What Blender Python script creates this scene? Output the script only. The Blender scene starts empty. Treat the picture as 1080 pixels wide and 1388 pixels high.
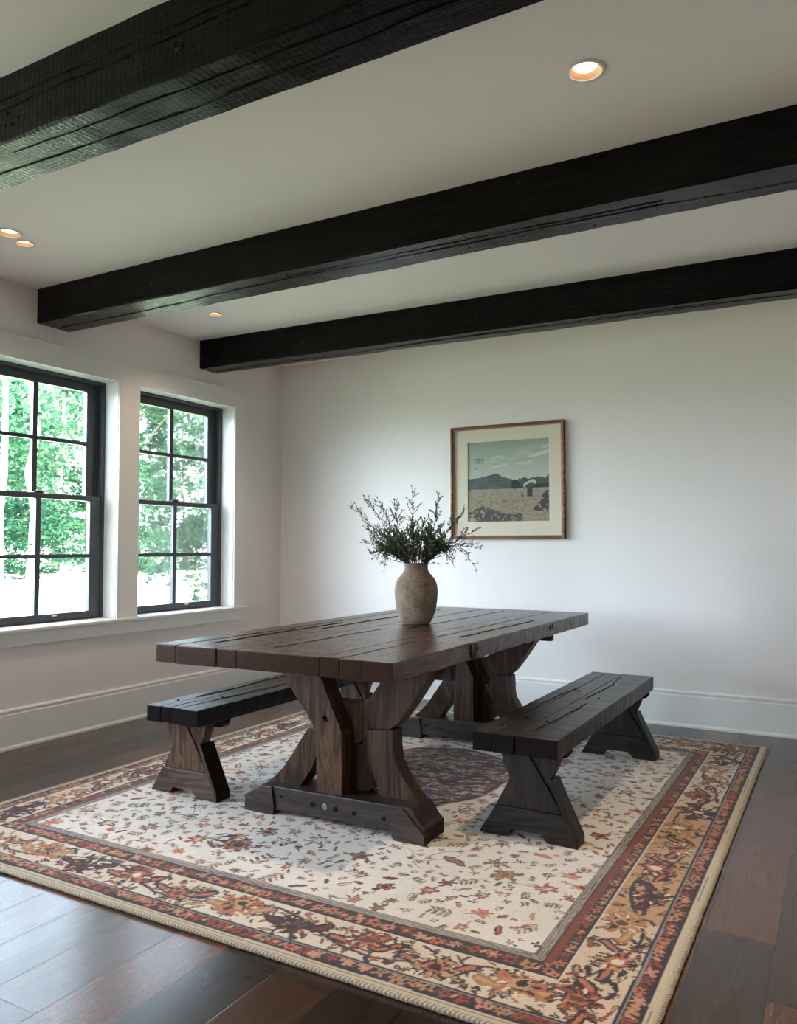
import bpy, bmesh, math, random
import numpy as np
from mathutils import Vector, Matrix
C = bpy.context.collection
sc = bpy.context.scene
R = math.radians

# ------------------------------------------------------------------ camera, world, sun, exposure
cam = bpy.data.objects.new('camera', bpy.data.cameras.new('camera'))
C.objects.link(cam)
CAM = Vector((4.1896, -5.3998, 1.16))
fw = Vector((-0.49039, 0.87046, 0.04255)); rt = Vector((0.87125, 0.49083, 0)); up = rt.cross(fw)
m = Matrix((rt, up, -fw)).transposed().to_4x4(); m.translation = CAM
cam.matrix_world = m
cam.data.sensor_fit = 'VERTICAL'; cam.data.sensor_height = 24.0
cam.data.lens = 1078.05 * 24.0 / 1388.0
cam.data.clip_end = 300
sc.camera = cam
sc.view_settings.view_transform = 'Standard'
sc.view_settings.look = 'None'
sc.view_settings.exposure = 1.3
sc.view_settings.gamma = 1
sc.view_settings.use_curve_mapping = False
sc.cycles.use_denoising = True
sc.cycles.max_bounces = 14
sc.cycles.diffuse_bounces = 8
sc.cycles.glossy_bounces = 4
sc.cycles.transparent_max_bounces = 24
sc.cycles.sample_clamp_indirect = 6

SKY = 6.6
GLOW = 2.9          # hazy bright part of the sky low over the open side of the garden
SUN = 12.0
w = bpy.data.worlds.new('sky'); sc.world = w; w.use_nodes = True
nt = w.node_tree; nt.nodes.clear()
wo = nt.nodes.new('ShaderNodeOutputWorld'); bg = nt.nodes.new('ShaderNodeBackground')
tc = nt.nodes.new('ShaderNodeTexCoord'); sx = nt.nodes.new('ShaderNodeSeparateXYZ'); rp = nt.nodes.new('ShaderNodeValToRGB')
rp.color_ramp.elements[0].position = 0.0; rp.color_ramp.elements[0].color = (0.69, 0.83, 1.0, 1)
rp.color_ramp.elements[1].position = 0.8; rp.color_ramp.elements[1].color = (0.62, 0.78, 1.0, 1)
nt.links.new(tc.outputs['Generated'], sx.inputs[0]); nt.links.new(sx.outputs[2], rp.inputs[0])
nt.links.new(rp.outputs[0], bg.inputs[0])
dt = nt.nodes.new('ShaderNodeVectorMath'); dt.operation = 'DOT_PRODUCT'; nt.links.new(tc.outputs['Generated'], dt.inputs[0])
dt.inputs[1].default_value = Vector((-0.76, -0.60, 0.27)).normalized()
def wm(op, a, b):
    o = nt.nodes.new('ShaderNodeMath'); o.operation = op
    for i, v in enumerate((a, b)):
        if isinstance(v, (int, float)): o.inputs[i].default_value = v
        else: nt.links.new(v, o.inputs[i])
    return o.outputs[0]
nt.links.new(wm('MULTIPLY', wm('ADD', wm('MULTIPLY', wm('POWER', wm('MAXIMUM', dt.outputs['Value'], 0.0), 14.0), GLOW), 1.0), SKY), bg.inputs[1])
nt.links.new(bg.outputs[0], wo.inputs[0])

sd = bpy.data.lights.new('sun', 'SUN'); sd.energy = SUN; sd.angle = R(3); sd.color = (1.0, 0.95, 0.86)
so = bpy.data.objects.new('sun', sd); C.objects.link(so)
so.rotation_euler = Vector((-0.62, 0.25, -0.74)).to_track_quat('-Z', 'Y').to_euler()   # from over the roof: never enters the windows

H = 2.695
WINY = [(-2.730, -1.745), (-1.590, -0.605)]          # the two openings in view
ROOMX, ROOMY = 6.7, -8.4
FILL = [('left', -4.9, -3.9)]   # opening added in the left wall outside the frame, for fill light
WZ0, WZ1 = 0.683, 2.255

def portal(loc, rot, sx_, sy_):
    l = bpy.data.lights.new('window_portal', 'AREA'); l.shape = 'RECTANGLE'; l.size = sx_; l.size_y = sy_
    l.cycles.is_portal = True
    o = bpy.data.objects.new('window_portal', l); C.objects.link(o); o.location = loc; o.rotation_euler = rot
for (a, b) in WINY + [(f[1], f[2]) for f in FILL]:
    portal((-0.27, (a + b) / 2, (WZ0 + WZ1) / 2), (0, R(-90), 0), WZ1 - WZ0, b - a)
FILLGAP = (1.2, 2.2, 0.25, 2.1)        # bare opening added behind the camera to let in fill light
portal(((FILLGAP[0] + FILLGAP[1]) / 2, ROOMY - 0.25, (FILLGAP[2] + FILLGAP[3]) / 2), (R(90), 0, 0), FILLGAP[1] - FILLGAP[0], FILLGAP[3] - FILLGAP[2])

# ------------------------------------------------------------------ helpers
def tag(o, label=None, cat=None, group=None, kind=None):
    if label: o['label'] = label
    if cat: o['category'] = cat
    if group: o['group'] = group
    if kind: o['kind'] = kind
    return o

def empty(name, loc=(0, 0, 0), rz=0):
    o = bpy.data.objects.new(name, None); C.objects.link(o); o.location = loc; o.rotation_euler = (0, 0, rz)
    o.empty_display_size = 0.1
    return o

def link(name, bm, mat, parent=None, bevel=0.0, smooth=False, seg=2, world=False):
    me = bpy.data.meshes.new(name)
    if world and parent is not None:
        bmesh.ops.translate(bm, verts=bm.verts, vec=-Vector(parent.location))
    bmesh.ops.recalc_face_normals(bm, faces=bm.faces)
    bm.to_mesh(me); bm.free()
    if smooth: me.shade_smooth()
    o = bpy.data.objects.new(name, me); C.objects.link(o)
    if mat: me.materials.append(mat)
    if parent: o.parent = parent
    if bevel:
        b = o.modifiers.new('bevel', 'BEVEL'); b.width = bevel; b.segments = seg; b.limit_method = 'ANGLE'; b.angle_limit = R(40)
    return o

def struct(name, bm, mat, parent=None, bevel=0.0, **k):
    o = link(name, bm, mat, parent, bevel, **k)
    if parent is None: o['kind'] = 'structure'
    return o

def box(bm, x0, x1, y0, y1, z0, z1):
    vs = [bm.verts.new((x, y, z)) for x in (x0, x1) for y in (y0, y1) for z in (z0, z1)]
    for f in ((0, 1, 3, 2), (4, 6, 7, 5), (0, 4, 5, 1), (2, 3, 7, 6), (0, 2, 6, 4), (1, 5, 7, 3)):
        bm.faces.new([vs[i] for i in f])
    return bm

def BM(*boxes):
    bm = bmesh.new()
    for b in boxes: box(bm, *b)
    return bm

def prism(bm, pts, y0, y1, plane='xz'):
    """polygon of (a, b) points extruded from y0 to y1 along the remaining axis"""
    if plane == 'xz': P = lambda p, t: (p[0], t, p[1])
    elif plane == 'yz': P = lambda p, t: (t, p[0], p[1])
    else: P = lambda p, t: (p[0], p[1], t)
    a = [bm.verts.new(P(p, y0)) for p in pts]; b = [bm.verts.new(P(p, y1)) for p in pts]
    n = len(pts)
    bm.faces.new(a); bm.faces.new(b[::-1])
    for i in range(n): bm.faces.new((a[i], a[(i + 1) % n], b[(i + 1) % n], b[i]))
    return bm

def board(bm, x0, x1, y0, y1, z0, z1, axis='y', n=28, jit=0.002, rng=random):
    """a hand-worked board: box cut into segments along its length with slightly wandering edges and top"""
    rings = []
    for i in range(n + 1):
        t = i / n; ring = []
        for (u, v) in ((0, 0), (1, 0), (1, 1), (0, 1)):
            if axis == 'y': x = x0 + (x1 - x0) * u; y = y0 + (y1 - y0) * t
            else: y = y0 + (y1 - y0) * u; x = x0 + (x1 - x0) * t
            z = z0 + (z1 - z0) * v
            j = rng.uniform(-jit, jit); k = rng.uniform(-jit, jit) * 0.6
            ring.append(bm.verts.new((x + (j if axis == 'y' else 0), y + (j if axis != 'y' else 0), z + k)))
        rings.append(ring)
    for a, b in zip(rings, rings[1:]):
        for i in range(4): bm.faces.new((a[i], a[(i + 1) % 4], b[(i + 1) % 4], b[i]))
    bm.faces.new(rings[0]); bm.faces.new(rings[-1][::-1])

def tube(bm, pts, r, n=6, r1=None, cap=True):
    pts = [Vector(p) for p in pts]; rings = []
    for i, p in enumerate(pts):
        d = (pts[min(i + 1, len(pts) - 1)] - pts[max(i - 1, 0)]).normalized()
        a = d.orthogonal().normalized() if i == 0 else (pa - d * pa.dot(d)).normalized()
        pa = a; b = d.cross(a)
        rr = r if r1 is None else r + (r1 - r) * i / (len(pts) - 1)
        rings.append([bm.verts.new(p + (a * math.cos(2 * math.pi * k / n) + b * math.sin(2 * math.pi * k / n)) * rr) for k in range(n)])
    for a, b in zip(rings, rings[1:]):
        for i in range(n): bm.faces.new((a[i], a[(i + 1) % n], b[(i + 1) % n], b[i]))
    if cap: bm.faces.new(rings[0][::-1]); bm.faces.new(rings[-1])

def lathe(bm, prof, n=64, close=False):
    rings = [[bm.verts.new((r * math.cos(2 * math.pi * k / n), r * math.sin(2 * math.pi * k / n), z)) for k in range(n)] for r, z in prof]
    for a, b in zip(rings, rings[1:]):
        for i in range(n): bm.faces.new((a[i], a[(i + 1) % n], b[(i + 1) % n], b[i]))
    bm.faces.new(rings[0][::-1])
    if close: bm.faces.new(rings[-1])

# ------------------------------------------------------------------ materials
def srgb(r, g, b):
    f = lambda c: (c / 255 / 12.92) if c / 255 <= 0.04045 else ((c / 255 + 0.055) / 1.055) ** 2.4
    return (f(r), f(g), f(b), 1)

class NT:
    def __init__(s, name):
        s.m = bpy.data.materials.new(name); s.m.use_nodes = True
        s.t = s.m.node_tree; s.t.nodes.clear()
        s.out = s.t.nodes.new('ShaderNodeOutputMaterial')
    def n(s, ty, **k):
        o = s.t.nodes.new('ShaderNode' + ty)
        for a, v in k.items(): setattr(o, a, v)
        return o
    def l(s, a, b): s.t.links.new(a, b)
    def math(s, op, a, b=None, c=None):
        o = s.n('Math', operation=op)
        for i, v in enumerate((a, b, c)):
            if v is None: continue
            if isinstance(v, (int, float)): o.inputs[i].default_value = v
            else: s.l(v, o.inputs[i])
        return o.outputs[0]
    def ramp(s, fac, stops):
        o = s.n('ValToRGB'); e = o.color_ramp.elements
        while len(e) < len(stops): e.new(0.5)
        for q, (p, c) in zip(e, stops): q.position = p; q.color = c if len(c) == 4 else (*c, 1)
        s.l(fac, o.inputs[0]); return o.outputs[0]
    def mix(s, f, a, b, blend='MIX'):
        o = s.n('Mix', data_type='RGBA', blend_type=blend)
        for i, v in ((0, f), (6, a), (7, b)):
            if isinstance(v, (int, float)): o.inputs[i].default_value = v
            elif isinstance(v, tuple): o.inputs[i].default_value = v
            else: s.l(v, o.inputs[i])
        return o.outputs[2]
    def coord(s, scale=(1, 1, 1), kind='Object', rot=(0, 0, 0)):
        t = s.n('TexCoord'); mp = s.n('Mapping'); mp.inputs['Scale'].default_value = scale; mp.inputs['Rotation'].default_value = rot
        s.l(t.outputs[kind], mp.inputs[0]); return mp.outputs[0]
    def noise(s, vec, scale=1, detail=4, rough=0.5, dist=0):
        o = s.n('TexNoise'); o.inputs['Scale'].default_value = scale; o.inputs['Detail'].default_value = detail
        o.inputs['Roughness'].default_value = rough; o.inputs['Distortion'].default_value = dist
        s.l(vec, o.inputs['Vector']); return o.outputs['Fac']
    def bsdf(s, col, rough, bump=None, strength=0.3, dist=0.01, **k):
        b = s.n('BsdfPrincipled')
        for nm, v in (('Base Color', col), ('Roughness', rough), *k.items()):
            if isinstance(v, (int, float, tuple)): b.inputs[nm].default_value = v
            else: s.l(v, b.inputs[nm])
        if bump is not None:
            bp = s.n('Bump'); bp.inputs['Strength'].default_value = strength; bp.inputs['Distance'].default_value = dist
            s.l(bump, bp.inputs['Height']); s.l(bp.outputs[0], b.inputs['Normal'])
        s.l(b.outputs[0], s.out.inputs[0]); return b

def mat_plain(name, col, rough=0.5, bump=0.0, bscale=300, **k):
    t = NT(name); v = t.coord()
    n = t.noise(v, bscale, 3)
    c = t.mix(t.noise(v, 6, 3), tuple(x * 0.97 for x in col[:3]) + (1,), col)
    t.bsdf(c, rough, n if bump else None, bump, 0.002, **k)
    return t.m

def mat_wood(name, dark, mid, light, axis='y', rough=0.4, ring=9.0, crack=0.6, knots=True, bump=0.5, gl=1.0, saw=0.0, vary=0.3, coat=0.0):
    """weathered timber with the grain along one axis; boards in one mesh differ by island"""
    t = NT(name)
    ai = 'xyz'.index(axis)
    geo = t.n('NewGeometry')
    tcn = t.n('TexCoord')
    off = t.n('VectorMath', operation='MULTIPLY_ADD')
    comb = t.n('CombineXYZ')
    for i in range(3): t.l(geo.outputs['Random Per Island'], comb.inputs[i])
    t.l(comb.outputs[0], off.inputs[0]); off.inputs[1].default_value = (7.3, 11.1, 5.7); t.l(tcn.outputs['Object'], off.inputs[2])
    def mp(sc_):
        q = t.n('Mapping'); q.inputs['Scale'].default_value = sc_; t.l(off.outputs[0], q.inputs[0]); return q.outputs[0]
    s = [1.0, 1.0, 1.0]; s[ai] = 0.10
    base = mp(tuple(s))
    s2 = [1.0, 1.0, 1.0]; s2[ai] = 0.035
    fine = mp(tuple(s2))
    big = t.noise(base, ring, 5, 0.6, 1.2)
    wav = t.n('Math', operation='SINE'); q = t.math('MULTIPLY', big, 46.0); t.l(q, wav.inputs[0])
    fibre = t.noise(fine, 150, 6, 0.7, 0.3)
    fac = t.math('ADD', t.math('MULTIPLY', t.math('MULTIPLY_ADD', wav.outputs[0], 0.5, 0.5), 0.35), t.math('MULTIPLY', fibre, 0.65))
    col = t.ramp(fac, [(0.22, dark), (0.5, mid), (0.8, light)])
    blot = t.noise(mp((1, 1, 1)), 3.2, 4, 0.6)
    col = t.mix(t.math('MULTIPLY', t.ramp(blot, [(0.35, (0, 0, 0)), (0.7, (1, 1, 1))]), 0.5), col, tuple(x * 0.55 for x in dark[:3]) + (1,))
    hv = t.n('HueSaturation'); t.l(col, hv.inputs['Color'])
    t.l(t.math('MULTIPLY_ADD', geo.outputs['Random Per Island'], vary * 2, 1.0 - vary), hv.inputs['Value'])
    col = hv.outputs['Color']
    dotn = t.n('VectorMath', operation='DOT_PRODUCT'); t.l(geo.outputs['Normal'], dotn.inputs[0]); ax_ = [0, 0, 0]; ax_[ai] = 1; dotn.inputs[1].default_value = ax_
    endg = t.ramp(t.math('ABSOLUTE', dotn.outputs['Value']), [(0.75, (0, 0, 0)), (0.9, (1, 1, 1))])
    soft = t.noise(mp((1, 1, 1)), 22, 3)
    col = t.mix(t.math('MULTIPLY', endg, 0.92), col, t.mix(soft, tuple(x * 0.7 for x in dark[:3]) + (1,), tuple(x * 0.75 for x in mid[:3]) + (1,)))
    height = t.math('MULTIPLY', fibre, 0.35)
    if crack:
        cr = t.noise(base, 5.0, 4, 0.62, 2.0)
        line = t.math('ABSOLUTE', t.math('SUBTRACT', cr, 0.5))
        cm = t.ramp(line, [(0.0, (1, 1, 1)), (0.004, (0, 0, 0))])
        gate = t.ramp(t.noise(mp((1, 1, 1)), 2.3, 3), [(0.55, (0, 0, 0)), (0.62, (1, 1, 1))])
        cm = t.math('MULTIPLY', t.math('MULTIPLY', cm, gate), crack * 0.8)
        col = t.mix(cm, col, (0.004, 0.003, 0.003, 1))
        height = t.math('SUBTRACT', height, t.math('MULTIPLY', cm, 1.6))
    if knots:
        v = t.n('TexVoronoi'); v.inputs['Scale'].default_value = 3.1; v.inputs['Randomness'].default_value = 1
        s3 = [1.0, 1.0, 1.0]; s3[ai] = 0.55
        t.l(mp(tuple(s3)), v.inputs['Vector'])
        km = t.ramp(v.outputs['Distance'], [(0.035, (1, 1, 1)), (0.06, (0, 0, 0))])
        col = t.mix(t.math('MULTIPLY', km, 0.8), col, tuple(x * 0.25 for x in dark[:3]) + (1,))
        height = t.math('SUBTRACT', height, t.math('MULTIPLY', km, 0.5))
    if saw:
        sv = [1.0, 1.0, 1.0]
        wv = t.n('TexWave', wave_type='BANDS', bands_direction='XYZ'[ai]); wv.inputs['Scale'].default_value = 14
        wv.inputs['Distortion'].default_value = 5; wv.inputs['Detail'].default_value = 2; wv.inputs['Detail Scale'].default_value = 1.2
        t.l(mp((1, 1, 1)), wv.inputs['Vector'])
        height = t.math('ADD', height, t.math('MULTIPLY', wv.outputs['Fac'], saw))
    r = t.math('MULTIPLY_ADD', fibre, 0.25, rough - 0.12)
    t.bsdf(col, r, height, bump, 0.006, **{'Coat Weight': coat, 'Coat Roughness': 0.2, 'Specular IOR Level': t.math('MULTIPLY_ADD', endg, -0.42 * gl, 0.5 * gl)})
    return t.m

WALL = mat_plain('wall_paint', srgb(233, 225, 219), 0.75, 0.06, 160)
CEIL = mat_plain('ceiling_paint', srgb(249, 240, 234), 0.85, 0.05, 160)
TRIM = mat_plain('trim_paint', srgb(232, 229, 224), 0.35, 0.02, 60)
BLACKFRAME = mat_plain('black_window_frame', srgb(62, 64, 70), 0.35)
BEAM = mat_wood('black_stained_beam', (0.0022, 0.002, 0.0018, 1), (0.0042, 0.0037, 0.0032, 1), (0.009, 0.0075, 0.006, 1), 'x', 0.27, 6.0, 0.25, True, 0.12, 0.4, 0.6, 1.0)
TAB = mat_wood('dark_oiled_oak', srgb(38, 23, 15), srgb(70, 45, 30), srgb(102, 73, 53), 'y', 0.28, 8.0, 0.8, True, 0.35, 1.3, vary=0.22)
TABX = mat_wood('dark_oiled_oak_crosswise', srgb(24, 16, 11), srgb(46, 33, 24), srgb(72, 54, 40), 'x', 0.45, 8.0, 0.8, True, 0.6, vary=0.25)
TABZ = mat_wood('dark_oiled_oak_upright', srgb(30, 18, 10), srgb(64, 41, 26), srgb(98, 69, 46), 'z', 0.45, 7.0, 1.0, True, 0.7, gl=0.5, vary=0.25)
BEN = mat_wood('black_brown_bench_wood', srgb(20, 16, 14), srgb(36, 30, 27), srgb(54, 46, 41), 'y', 0.32, 8.0, 1.0, True, 0.5, gl=0.5, vary=0.25)
BENX = mat_wood('black_brown_bench_wood_crosswise', srgb(18, 14, 12), srgb(32, 26, 22), srgb(50, 41, 35), 'x', 0.45, 8.0, 0.7, True, 0.6, gl=0.5, vary=0.2)
BENZ = mat_wood('black_brown_bench_wood_upright', srgb(18, 13, 11), srgb(33, 25, 21), srgb(52, 41, 33), 'z', 0.45, 7.0, 1.0, True, 0.6, gl=0.5, vary=0.2)
BENZ2 = mat_wood('brown_bench_wood_upright', srgb(38, 25, 17), srgb(74, 52, 37), srgb(108, 80, 60), 'z', 0.45, 7.0, 1.0, True, 0.6, gl=0.6, vary=0.2)
IRON = mat_plain('dark_iron', srgb(40, 38, 38), 0.35, 0.1, 120, Metallic=0.9)
STEEL = mat_plain('worn_steel', srgb(150, 150, 152), 0.3, 0.1, 120, Metallic=1.0)

# glass
t = NT('window_glass'); tr = t.n('BsdfTransparent'); tr.inputs[0].default_value = (0.97, 0.99, 0.98, 1)
gl = t.n('BsdfGlossy'); gl.inputs['Roughness'].default_value = 0.02
fr = t.n('Fresnel'); fr.inputs[0].default_value = 1.45; mx = t.n('MixShader')
t.l(t.math('MULTIPLY', fr.outputs[0], 0.6), mx.inputs[0]); t.l(tr.outputs[0], mx.inputs[1]); t.l(gl.outputs[0], mx.inputs[2]); t.l(mx.outputs[0], t.out.inputs[0])
GLASS = t.m

# plank floor: boards run along y
def floor_mat():
    t = NT('dark_plank_floor'); tcn = t.n('TexCoord'); s = t.n('SeparateXYZ'); t.l(tcn.outputs['Object'], s.inputs[0])
    W_ = 0.1965
    u = t.math('DIVIDE', t.math('SUBTRACT', s.outputs[0], 0.055), W_)
    row = t.math('FLOOR', u); fu = t.math('SUBTRACT', u, row)
    wn = t.n('TexWhiteNoise', noise_dimensions='1D'); t.l(row, wn.inputs['W'])
    L_ = 1.55
    v = t.math('ADD', t.math('DIVIDE', s.outputs[1], L_), t.math('MULTIPLY', wn.outputs['Value'], 7.0))
    seg = t.math('FLOOR', v); fv = t.math('SUBTRACT', v, seg)
    cmb = t.n('CombineXYZ'); t.l(row, cmb.inputs[0]); t.l(seg, cmb.inputs[1])
    w2 = t.n('TexWhiteNoise', noise_dimensions='2D'); t.l(cmb.outputs[0], w2.inputs['Vector'])
    rnd = w2.outputs['Value']
    # seam masks
    eu = t.math('MULTIPLY', t.math('MINIMUM', fu, t.math('SUBTRACT', 1.0, fu)), W_)
    ev = t.math('MULTIPLY', t.math('MINIMUM', fv, t.math('SUBTRACT', 1.0, fv)), L_)
    e = t.math('MINIMUM', eu, ev)
    seam = t.ramp(e, [(0.0012, (1, 1, 1)), (0.0028, (0, 0, 0))])
    o2 = t.n('VectorMath', operation='MULTIPLY_ADD'); t.l(w2.outputs['Color'], o2.inputs[0]); o2.inputs[1].default_value = (9, 9, 9); t.l(tcn.outputs['Object'], o2.inputs[2])
    def mp(sc_):
        q = t.n('Mapping'); q.inputs['Scale'].default_value = sc_; t.l(o2.outputs[0], q.inputs[0]); return q.outputs[0]
    big = t.noise(mp((1, 0.09, 1)), 9, 5, 0.6, 1.4)
    ringv = t.math('MULTIPLY_ADD', t.math('SINE', t.math('MULTIPLY', big, 60.0)), 0.5, 0.5)
    fib = t.noise(mp((1, 0.035, 1)), 160, 5, 0.7)
    fac = t.math('ADD', t.math('MULTIPLY', ringv, 0.18), t.math('MULTIPLY', fib, 0.78))
    grey = t.ramp(fac, [(0.2, srgb(28, 21, 17)), (0.5, srgb(46, 35, 29)), (0.85, srgb(66, 52, 43))])
    brown = t.ramp(fac, [(0.2, srgb(46, 26, 15)), (0.5, srgb(82, 49, 30)), (0.85, srgb(112, 72, 46))])
    col = t.mix(t.ramp(rnd, [(0.35, (0, 0, 0)), (0.85, (1, 1, 1))]), grey, brown)
    hv = t.n('HueSaturation'); t.l(col, hv.inputs['Color']); t.l(t.math('MULTIPLY_ADD', w2.outputs['Value'], 0.5, 0.62), hv.inputs['Value']); col = hv.outputs['Color']
    vo = t.n('TexVoronoi'); vo.inputs['Scale'].default_value = 7; t.l(mp((1, 0.8, 1)), vo.inputs['Vector'])
    dot = t.ramp(vo.outputs['Distance'], [(0.03, (1, 1, 1)), (0.05, (0, 0, 0))])
    col = t.mix(t.math('MULTIPLY', dot, 0.7), col, (0.006, 0.005, 0.005, 1))
    col = t.mix(seam, col, (0.005, 0.004, 0.004, 1))
    hgt = t.math('SUBTRACT', t.math('ADD', t.math('MULTIPLY', fib, 0.10), t.math('MULTIPLY', ringv, 0.10)), t.math('MULTIPLY', seam, 1.0))
    rg = t.math('MULTIPLY_ADD', t.noise(mp((1, 0.2, 1)), 6, 4), 0.14, 0.20)
    t.bsdf(col, rg, hgt, 0.12, 0.004, **{'Specular IOR Level': 0.5, 'Coat Weight': 0.28, 'Coat Roughness': 0.2})
    return t.m
FLOOR = floor_mat()

# ------------------------------------------------------------------ the setting
WT = 0.26
struct('floor', BM((-WT, ROOMX + WT, ROOMY - WT, WT, -0.12, 0.0)), FLOOR)
struct('ceiling', BM((-WT, ROOMX + WT, ROOMY - WT, WT, H, H + 0.25)), CEIL)
struct('wall_back', BM((-WT, ROOMX + WT, 0.0, WT, 0.0, H)), WALL)
struct('wall_right', BM((ROOMX, ROOMX + WT, ROOMY, 0.0, 0.0, H)), WALL)
# left wall with its openings
ops = sorted([(a, b) for a, b in WINY] + [(f[1], f[2]) for f in FILL])
bx = [(-WT, 0, ROOMY, 0, 0, WZ0), (-WT, 0, ROOMY, 0, WZ1, H)]
yy = ROOMY
for a, b in ops: bx.append((-WT, 0, yy, a, WZ0, WZ1)); yy = b
bx.append((-WT, 0, yy, 0, WZ0, WZ1))
struct('wall_left', BM(*bx), WALL)
struct('wall_front', BM((-WT, FILLGAP[0], ROOMY - WT, ROOMY, 0, H), (FILLGAP[1], ROOMX + WT, ROOMY - WT, ROOMY, 0, H),
                        (FILLGAP[0], FILLGAP[1], ROOMY - WT, ROOMY, 0, FILLGAP[2]), (FILLGAP[0], FILLGAP[1], ROOMY - WT, ROOMY, FILLGAP[3], H)), WALL)

# baseboards, profiled: shoe, board, cap
prof = [(0, 0), (0.026, 0), (0.026, 0.012), (0.018, 0.024), (0.018, 0.196), (0.014, 0.203), (0.014, 0.212), (0.018, 0.216), (0.016, 0.224), (0.006, 0.230), (0, 0.230)]
bm = bmesh.new(); prism(bm, prof, ROOMY, 0.0, 'xz'); struct('baseboard_left', bm, TRIM)
bm = bmesh.new(); prism(bm, [(-a, b) for a, b in prof], 0.0, ROOMX, 'yz'); struct('baseboard_back', bm, TRIM)
bm = bmesh.new(); prism(bm, [(ROOMX - a, b) for a, b in prof], ROOMY, 0.0, 'xz'); struct('baseboard_right', bm, TRIM)

# window casing: one flat painted surround for the pair, stool and apron below
CX = 0.020
y0, y1 = -2.865, -0.487
cas = [(0.0005, CX, y0, y1, WZ1, 2.375), (0.0005, CX, y0, WINY[0][0], 0.683, WZ1), (0.0005, CX, WINY[0][1], WINY[1][0], 0.683, WZ1), (0.0005, CX, WINY[1][1], y1, 0.683, WZ1)]
struct('trim_1', BM(*cas), TRIM)
# narrow back band along the head of the surround
struct('trim_2', BM((0.0005, 0.027, y0 - 0.01, y1 + 0.01, 2.372, 2.386)), TRIM, bevel=0.003)
# thin inner bead around each opening
for k, (a, b) in enumerate(WINY):
    e = 0.010
    struct('trim_%d' % (3 + k), BM((CX - 0.004, CX + 0.004, a, a + e, WZ0, WZ1), (CX - 0.004, CX + 0.004, b - e, b, WZ0, WZ1), (CX - 0.004, CX + 0.004, a + e, b - e, WZ1 - e, WZ1)), TRIM, bevel=0.002)
struct('trim_5', BM((0.0005, 0.045, -2.885, -0.467, 0.664, 0.683)), TRIM, bevel=0.004)       # stool
struct('trim_6', BM((0.0005, 0.022, -2.865, -0.490, 0.582, 0.664)), TRIM, bevel=0.003)       # apron

def make_window(k, ya, yb):
    root = empty('window_%d' % k, (-0.12, (ya + yb) / 2, WZ0)); root['kind'] = 'structure'
    P = dict(parent=root, world=True)
    # painted reveal (jambs, head, sill board)
    jt = 0.006
    link('window_reveal', BM((-0.115, 0.004, ya, ya + jt, WZ0, WZ1), (-0.115, 0.004, yb - jt, yb, WZ0, WZ1), (-0.115, 0.004, ya + jt, yb - jt, WZ1 - jt, WZ1), (-0.115, 0.012, ya + jt, yb - jt, WZ0, WZ0 + 0.003)), TRIM, **P)
    A, B = ya, yb; Z0, Z1 = WZ0 - 0.002, WZ1
    fwid = 0.030
    link('window_frame', BM((-0.235, -0.115, A, A + fwid, Z0, Z1), (-0.235, -0.115, B - fwid, B, Z0, Z1),
                            (-0.235, -0.115, A + fwid, B - fwid, Z1 - 0.024, Z1), (-0.235, -0.115, A + fwid, B - fwid, Z0, Z0 + 0.012),
                            # parting stops make the stepped black edge
                            (-0.168, -0.160, A + fwid, A + fwid + 0.010, Z0 + .012, Z1 - .024), (-0.168, -0.160, B - fwid - 0.010, B - fwid, Z0 + .012, Z1 - .024)), BLACKFRAME, bevel=0.002, **P)
    a, b = A + fwid + 0.002, B - fwid - 0.002; st = 0.082; c = (a + b) / 2
    def sash(name, xf, xb, z0, z1, sb, stp, stile):
        bm = BM((xb, xf, a, a + stile, z0, z1), (xb, xf, b - stile, b, z0, z1), (xb, xf, a + stile, b - stile, z0, z0 + sb), (xb, xf, a + stile, b - stile, z1 - stp, z1))
        s = link(name, bm, BLACKFRAME, bevel=0.003, **P)
        g0, g1 = z0 + sb, z1 - stp; zm = (g0 + g1) / 2; xm = (xf + xb) / 2
        mw = 0.017
        m_ = link('muntins', BM((xm - 0.013, xm + 0.013, c - mw, c + mw, g0, g1), (xm - 0.0125, xm + 0.0125, a + stile, c - mw, zm - 0.012, zm + 0.012), (xm - 0.0125, xm + 0.0125, c + mw, b - stile, zm - 0.012, zm + 0.012)), BLACKFRAME)
        off = -Vector(root.location)
        m_.data.transform(Matrix.Translation(off)); m_.parent = s
        g = link('pane', BM((xm - 0.002, xm + 0.002, a + stile - 0.004, b - stile + 0.004, g0 - 0.004, g1 + 0.004)), GLASS)
        g.data.transform(Matrix.Translation(off)); g.parent = s
        return s
    lo = sash('lower_sash', -0.120, -0.158, WZ0 + 0.010, 1.487, 0.045, 0.034, st)
    sash('upper_sash', -0.166, -0.204, 1.455, WZ1 - 0.024, 0.034, 0.055, st)
    lk = BM((-0.150, -0.125, c - 0.03, c + 0.03, 1.487, 1.494), (-0.145, -0.130, c - 0.012, c + 0.03, 1.494, 1.502))
    link('sash_lock', lk, IRON, bevel=0.002, **P)
    link('sash_lift', BM((-0.120, -0.112, c + 0.10, c + 0.135, 0.722, 0.729)), TRIM, bevel=0.002, **P)
for k, (a, b) in enumerate(WINY): make_window(k + 1, a, b)

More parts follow.
